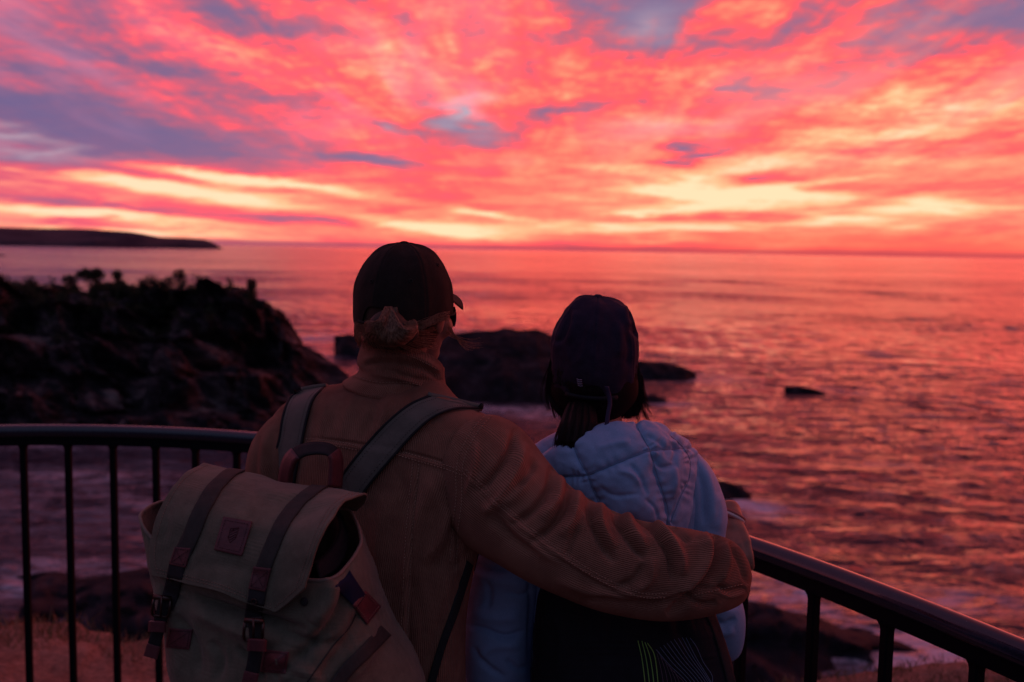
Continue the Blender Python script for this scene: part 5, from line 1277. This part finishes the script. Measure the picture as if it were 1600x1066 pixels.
    def flapband(path, w):
        p = np.array(path, float); o = np.argsort(p[:, 1]); py, px_ = p[o, 1], p[o, 0]; rows_ = []; last = None
        v_end = None
        for v in range(0, 280):
            e = np.abs(FX[v] - np.interp(FY[v], py, px_)); u = int(e.argmin())
            if v < 62: last = None; rows_.append(None); continue
            if FY[v, u] > py[-1]: break
            du = w / max(.2, abs(FX[v, min(279, u + 2)] - FX[v, max(0, u - 2)]) / 4); rows_.append((u, du))
        k0 = next(i for i, r_ in enumerate(rows_) if r_); out = []
        us = np.array([r_[0] for r_ in rows_[k0:]], float); ds = np.array([r_[1] for r_ in rows_[k0:]], float)
        ker = np.ones(15) / 15; us = np.convolve(np.pad(us, 7, mode='edge'), ker, 'valid'); ds = np.convolve(np.pad(ds, 7, mode='edge'), ker, 'valid')
        us = np.concatenate([np.full(k0, us[0]), us]); ds = np.concatenate([np.full(k0, ds[0]), ds])
        for v in range(0, len(us), 2):
            uu_ = np.clip(us[v] + ds[v] * np.linspace(-1, 1, 8), 0, 278.9); i_ = uu_.astype(int); f_ = (uu_ - i_)[:, None]
            out.append(FG[v, i_] * (1 - f_) + FG[v, i_ + 1] * f_ + FN[v, i_] * .0032)
        return np.array(out)
    tb = bvh_of(body, fl)
    # seam lines along the flap edge
    def par(l, dx, dy): return [(x + dx, y + dy) for x, y in l]
    le = [(325, 727), (296, 742), (276, 764), (258, 797), (246, 838), (242, 868), (246, 894)]; be = [(246, 894), (288, 904), (344, 919), (425, 950)]; ce = [(430, 949), (470, 914)]; re = [(470, 914), (480, 885), (492, 850), (508, 815), (526, 790), (552, 773), (566, 770)]
    stitch_lines('seam_stitching', tf, [le, be, ce, re, par(re, -5, -2), par(be, 0, -5)], M_thread, fl, dash=2.6, gap=2.0, r=.0005)
    # side gusset seam and panel lines on the body
    link('side_seam', tube_mesh([[tuple(h + n * .0004) for h, n in (hit(tb, x, y) for x, y in crom(np.array(ln, float), 60)) if h is not None] for ln in ([(556, 960), (546, 980), (520, 1010), (480, 1066)], [(596, 1000), (560, 1035), (525, 1070)])], .0012, 6), M_web, body)
    # patch of webbing across the lower right side
    link('side_strap', solid(ribbon(tb, [(604, 985), (575, 1015), (540, 1050), (515, 1090)], 11, 6, 30, off=.008, sm=8), .002), M_web, body)
    # long vertical webbing straps with leather and buckles
    def webstrap(mid, w, xq, low, buck, loop, tail, tabq):
        s = link('flap_strap', solid(flapband(mid, w * .92), .0022), M_web, t)
        def quad(q, off, th, nu=16, nv=20, tree=tb, fb=None):
            return solid(drape(tree, [q[0], q[3]], [q[1], q[2]], nu, nv, off=off, sm=5, fallback=fb), th)
        lp = link('leather_patch', quad(xq, .0062, .0026), M_leather, s); tl = bvh_of(lp)
        (a, b, c, d) = [np.array(q, float) for q in xq]; ctr = (a + b + c + d) / 4; ins = [tuple(q + (ctr - q) * .22) for q in (a, b, c, d)]
        stitch_lines('cross_stitch', tl, [[ins[0], ins[1]], [ins[1], ins[2]], [ins[2], ins[3]], [ins[3], ins[0]], [ins[0], ins[2]], [ins[1], ins[3]]], M_bind, lp, dash=2.2, gap=1.4, r=.00045)
        lo = link('lower_strap', solid(ribbon(tb, low, [w, w * .95], 8, 40, off=.0045, sm=6), .0026), M_bind, s)
        tlow = bvh_of(lo, body, fl)
        h, n = hit(tlow, (low[0][0] * .4 + low[-1][0] * .6), (low[0][1] * .55 + low[-1][1] * .45) - 6)
        if h: link('eyelet', tube_mesh([[tuple(h + n * .001 + n.to_track_quat('Z', 'Y').to_matrix() @ Vector((.0042 * cos(k * pi / 8), .0042 * sin(k * pi / 8), 0))) for k in range(17)]], .0011, 6), M_metal, lo)
        # buckle: frame, roller and prong
        bx, by, bw, bh, Yb, tilt = buck
        def bp(u, v, dy=0.0):
            ct, st_ = cos(tilt), sin(tilt); return P(bx + (u * bw * ct - v * bh * st_), by + (u * bw * st_ + v * bh * ct), Yb + dy)
        fr = [bp(u, v, -.006 * (1 - abs(v))) for u, v in ((-1, -1), (0, -1.08), (1, -1), (1.12, 0), (1, 1), (0, 1.06), (-1, 1), (-1.12, 0), (-1, -1))]
        bk = link('buckle', tube_mesh([[tuple(q) for q in crom(np.array([tuple(v) for v in fr]), 40)]], .0024, 8), M_metal, s)
        link('prong', tube_mesh([[tuple(bp(-.1, -1.2, -.004)), tuple(bp(0, -.2, -.009)), tuple(bp(.05, 1.1, -.006))]], .0018, 8), M_metal, bk)
        link('roller', tube_mesh([[tuple(bp(-1.15, -1, -.002)), tuple(bp(1.15, -1, -.002))]], .0042, 10), M_metal, bk)
        # strap under the buckle and hanging tail
        def loose(pts, wpx, th, m, name, par_, bow=0):
            m_ = crom(np.array(pts, float), 20); T = np.gradient(m_[:, :2], axis=0); T /= np.linalg.norm(T, axis=1, keepdims=True)
            rows_ = []
            for q, tt in zip(m_, T):
                nx, ny = -tt[1], tt[0]; rows_.append([P(q[0] + nx * wpx * u, q[1] + ny * wpx * u, q[2] - bow * (1 - u * u)) for u in np.linspace(-1, 1, 7)])
            return link(name, solid(np.array([[tuple(v) for v in r_] for r_ in rows_]), th), m, par_)
        ta = loose(tail, w * .80, .003, M_bind, 'strap_tail', s, .001)
        tip = tail[-2:]; e = np.array(tail[-1]); f_ = np.array(tail[-2]); g = f_ + (e - f_) * .45
        loose([tuple(g + (0, 0, -.0035)), tuple(e + (e - f_) * .06 + (0, 0, -.0035))], w * .86, .0035, M_leather, 'tip', ta)
        loose([(loop[0], loop[1] - loop[2] * .5, loop[3] - .008), (loop[0] - 1, loop[1] + loop[2] * .5, loop[3] - .008)], w * 1.12, .005, M_leather, 'keeper_loop', s, .004)
        tb_ = link('leather_tab', quad(tabq, .003, .0026), M_leather, t); tt_ = bvh_of(tb_)
        (a, b, c, d) = [np.array(q, float) for q in tabq]; ctr = (a + b + c + d) / 4; ins = [tuple(q + (ctr - q) * .2) for q in (a, b, c, d)]
        stitch_lines('cross_stitch', tt_, [[ins[0], ins[1]], [ins[1], ins[2]], [ins[2], ins[3]], [ins[3], ins[0]], [ins[1], ins[3]]], M_bind, tb_, dash=2.2, gap=1.4, r=.00045)
    webstrap([(372, 735), (358, 741), (336, 762), (315, 800), (300, 838), (287, 865), (278, 884)], 12.5, [(273, 855), (298, 857), (289, 887), (264, 882)], [(277, 880), (272, 905), (266, 930), (258, 950)],
             (252, 948, 12, 14, 1.560, .12), (246, 980, 16, 1.556), [(258, 935, 1.566), (252, 965, 1.562), (244, 995, 1.560), (235, 1026, 1.558)], [(264, 982), (301, 984), (295, 1015), (258, 1012)])
    webstrap([(504, 758), (488, 768), (464, 788), (444, 815), (428, 848), (415, 882), (406, 910)], 13.5, [(396, 886), (423, 889), (414, 925), (388, 920)], [(403, 918), (400, 938), (396, 960), (394, 980)],
             (396, 985, 13, 15, 1.470, .06), (402, 1009, 18, 1.466), [(398, 965, 1.476), (400, 1000, 1.472), (397, 1035, 1.470), (388, 1072, 1.468)], [(412, 1015), (452, 1019), (446, 1053), (406, 1050)])
    # leather label with the crest
    lab = solid(drape(tf, [(349, 807), (334, 859)], [(394, 815), (377, 869)], 26, 30, off=.0048, sm=4), .0034)
    lb = link('leather_label', lab, M_leather, t); tl = bvh_of(lb)
    def lq(u, v):  # label coords -> pixel
        a, b, c, d = (np.array(q, float) for q in ((349, 807), (394, 815), (377, 869), (334, 859))); return (a * (1 - u) + b * u) * (1 - v) + (d * (1 - u) + c * u) * v
    bd = [[tuple(lq(*p)) for p in ln] for ln in ([(.1, .1), (.9, .1)], [(.9, .1), (.9, .9)], [(.9, .9), (.1, .9)], [(.1, .9), (.1, .1)])]
    stitch_lines('label_stitching', tl, bd, M_bind, lb, dash=2.2, gap=1.5, r=.0004)
    def sh(u0, v0, u1, v1): return [tuple(h + n * .0004) for h, n in (hit(tl, *(lq(u0 + (u1 - u0) * k, v0 + (v1 - v0) * k))) for k in np.linspace(0, 1, 6)) if h is not None]
    em = [sh(.36, .30, .62, .24), sh(.35, .30, .37, .58), sh(.37, .58, .48, .70), sh(.48, .70, .62, .54), sh(.62, .54, .63, .24), sh(.37, .42, .60, .27), sh(.37, .50, .62, .34), sh(.38, .58, .62, .42), sh(.42, .64, .61, .50), sh(.40, .36, .52, .27)]
    link('embossed_crest', tube_mesh([e for e in em if len(e) > 2], .0007, 5), mat('embossed_leather', (.07, .018, .022), .5, .3), lb)
    # snap button
    h, n = hit(tb, 476, 940)
    link('snap_button', ell((0, 0, 0), (.0068, .0068, .0028), Matrix.Translation(h + n * .002) @ n.to_track_quat('Z', 'Y').to_matrix().to_4x4()), M_bind, t)
    # navy webbing closure at the open side with its diamond of leather
    nb = drape(tb, [(504, 892), (512, 904), (534, 930), (557, 951)], [(532, 868), (538, 878), (554, 903), (572, 930)], 12, 34, off=.005, sm=6)
    cs = link('closure_strap', solid(nb, .003), mat('dark_navy_webbing', (.012, .015, .040), .85, .15), t)
    lq2 = drape(tb, [(551, 946), (574, 976)], [(572, 923), (596, 948)], 14, 14, off=.008, sm=8)
    d2 = link('leather_end', solid(lq2, .0032), M_leather, cs); td = bvh_of(d2)
    stitch_lines('leather_end_stitching', td, [[(556, 946), (572, 928)], [(572, 928), (591, 948)], [(591, 948), (574, 970)], [(574, 970), (556, 946)]], M_thread, d2, dash=2.2, gap=1.5, r=.0004)
    # ---- shoulder straps laid over the jacket
    tj = bvh_of(MJ, MS)
    def shoulder(left, right, fallback):
        G = drape(tj, left, right, 16, 110, off=.009, sm=14, fallback=fallback, bulge=.003)
        s = link('shoulder_strap', solid(G, .009), M_strap, t)
        for k in (0, 1):
            b0 = drape_edge(G, k)
            link('binding', solid(b0, .010), M_bind, s)
        mid = [G[j, 8] for j in range(4, 106)]
        N = grid_normals(G)
        if ((G - CW) * N).sum() > 0: N = -N
        for col in (3, 12):
            lines = []
            for j in range(3, 104, 2): lines.append([G[j, col] + N[j, col] * .0008, (G[j, col] * .4 + G[j + 1, col] * .6) + N[j, col] * .0014])
            link('strap_stitching', tube_mesh(lines, .0005, 4), M_bind, s)
        return s, G
    def drape_edge(G, k):
        N = grid_normals(G)
        if ((G - CW) * N).sum() > 0: N = -N
        a, b = (0, 2) if k == 0 else (15, 13)
        out = G[:, a] + (G[:, a] - G[:, b]) * .16
        return np.stack([out - N[:, a] * .002, G[:, a] + N[:, a] * .0014, G[:, a] * .45 + G[:, b] * .55 + N[:, b] * .0016], 1)
    sL, GL = shoulder([(470, 610), (452, 622), (441, 650), (433, 694), (415, 742), (408, 775)], [(508, 604), (490, 624), (480, 656), (472, 694), (462, 742), (456, 780)], 1.90)
    sR, GR = shoulder([(668, 618), (638, 632), (604, 659), (571, 694), (539, 734), (520, 765)], [(754, 638), (716, 638), (680, 651), (651, 675), (619, 710), (580, 756), (556, 790)], 1.80)
    # the straps pass over the shoulders and down the chest
    def front(G, drop, inward, nm):
        a, b = G[0, 0], G[0, -1]
        rows_ = []
        for dy, dz in ((.004, -.004), (.035, -.012), (.085, -.02), (.15, -.06), (.20, -.15), (.215, -.30), (.205, -.38), (.20, -.42)):
            rows_.append([a + np.array([inward * dy, dy, dz]), (a + b) / 2 + np.array([inward * dy, dy, dz + .001]), b + np.array([inward * dy, dy, dz])])
        link(nm, solid(patch(rows_, 10, 60), .010), M_strap, t)
    front(GL, .5, .1, 'chest_strap'); front(GR, .5, -.1, 'chest_strap')
    # lower strap coming back round the waist to the pack
    lw = drape(tj, [(730, 876), (706, 950), (684, 1010), (664, 1080)], [(740, 884), (717, 956), (695, 1016), (676, 1086)], 6, 50, off=.004, sm=6)
    link('lower_webbing', solid(lw, .003), M_bind, t)
    # grab handle
    hp = [(444, 760, 1.80), (447, 735, 1.785), (455, 715, 1.775), (472, 703, 1.768), (495, 699, 1.762), (515, 702, 1.755), (524, 712, 1.752), (526, 730, 1.752), (524, 762, 1.750)]
    m_ = crom(np.array(hp, float), 50); T = np.gradient(m_[:, :2], axis=0); T /= np.linalg.norm(T, axis=1, keepdims=True)
    rows_ = []
    for q, tt in zip(m_, T):
        nx, ny = tt[1], -tt[0]; rows_.append([V3(P(q[0] + nx * 9 * u, q[1] + ny * 9 * u, q[2] + .016 * u)) for u in np.linspace(-1, 1, 5)])
    hn = link('grab_handle', solid(np.array(rows_), .004), M_bind, t)
    for sl_ in (slice(0, 16), slice(34, 50)):
        g = np.array(rows_)[sl_]; N = grid_normals(g)
        if ((g - CW) * N).sum() > 0: N = -N
        g = g + N * .002; c = g.mean(1, keepdims=True); g = c + (g - c) * 1.04
        link('leather_sleeve', solid(g, .006), M_leather, hn)
canvas_bag()

def black_bag():
    t = thing('drawstring_bag', (P(985, 1000, 1.9).x, 1.9, P(985, 1250, 1.9).z), 'black bag with green and pale printed lines on the back of the shorter person', 'bag')
    rows = [(868, 872, 1.915, 1075, 872, 1.925, .012), (858, 880, 1.905, 1090, 880, 1.915, .028), (850, 905, 1.90, 1104, 905, 1.91, .040), (842, 935, 1.895, 1112, 930, 1.905, .050), (837, 968, 1.89, 1119, 962, 1.90, .058), (834, 1012, 1.885, 1136, 1010, 1.895, .065), (832, 1066, 1.88, 1149, 1066, 1.89, .072), (830, 1130, 1.88, 1156, 1130, 1.89, .078),
            (834, 1200, 1.88, 1156, 1200, 1.89, .075), (850, 1262, 1.885, 1142, 1262, 1.895, .06), (880, 1285, 1.89, 1110, 1285, 1.90, .03)]
    G = tube_px(rows, 220, 220, 2.7); N = outn(G)
    G = folds(G, N, [(-.006, 8, [(860, 880), (900, 930), (930, 1000)]), (-.006, 9, [(950, 900), (960, 960), (950, 1040)]), (.005, 12, [(1000, 890), (1020, 950), (1060, 990)]), (-.006, 8, [(1070, 930), (1060, 980), (1080, 1010)]), (.005, 10, [(870, 960), (880, 1010), (870, 1060)])])
    nz = npnoise(G[::4, ::4], 9, .006, 3.0).repeat(4, 0).repeat(4, 1)[:220, :220]; G = G + N * nz[..., None]
    b = link('body', closed_mesh(G, True), M_black, t); tb = bvh_of(b)
    def q(x, y): return (x / 4.571 + 830, y / 4.571 + 930)
    def lines(ls, r, m, name):
        out = []
        for ln in ls:
            pts = crom(np.array([q(*p) for p in ln], float), 26)
            pp = [tuple(h + n * .0003) for h, n in (hit(tb, x, y) for x, y in pts) if h is not None]
            if len(pp) > 3: out.append(pp)
        link(name, tube_mesh(out, r, 6), m, b)
    lines([[(762, 325), (790, 450), (812, 622), (826, 800)], [(790, 328), (820, 450), (843, 622), (856, 800)], [(812, 335), (850, 450), (875, 622), (886, 800)], [(830, 342), (880, 430), (905, 622), (914, 800)]], .00085, mat('green_print', (.30, .62, .13), .6, .2), 'green_print')
    pale = []
    for (sx, sy), (ex, ey) in zip([(895, 390), (920, 372), (945, 357), (970, 343), (995, 328), (1020, 315), (1050, 308), (1078, 303), (1105, 303)], [(1110, 622), (1140, 622), (1168, 622), (1196, 622), (1222, 622), (1244, 622), (1262, 622), (1275, 622), (1284, 622)]):
        pale.append([(sx, sy), (sx * .55 + ex * .45 - 8, sy * .55 + ey * .45), (ex, ey), (ex + 45, ey + 130)])
    pale.append([(1135, 305), (1180, 370), (1230, 480), (1290, 572), (1292, 640), (1290, 740)])
    lines(pale, .0005, mat('pale_blue_print', (.20, .27, .38), .6, .2), 'pale_print')
    lines([[(900, 420), (925, 520), (942, 622), (950, 760)], [(925, 440), (955, 530), (972, 622), (980, 760)], [(955, 470), (985, 550), (1004, 622), (1012, 760)], [(985, 505), (1015, 570), (1032, 622), (1040, 760)], [(1020, 540), (1045, 590), (1060, 640), (1066, 760)], [(888, 385), (960, 480), (1040, 570), (1090, 622), (1120, 700)]], .0004, mat('dim_pink_print', (.22, .15, .19), .6, .2), 'dim_print')
    link('carry_strap', solid(ribbon(tb, [(1084, 925), (1112, 965), (1128, 1010), (1143, 1066), (1150, 1110)], 7, 6, 40, off=.004, sm=4), .002), M_bind, t)
    # cords from the bag mouth up under the hood
    for s, x in ((-1, 930), (1, 1020)):
        link('cord', tube_mesh([crom(np.array([tuple(P(x, 880, 1.90)), tuple(P(x + s * 4, 850, 1.895)), tuple(P(x + s * 10, 800, 1.90)), tuple(P(x + s * 22, 740, 1.93))]), 20)], .003, 8), M_bind, t)
black_bag()
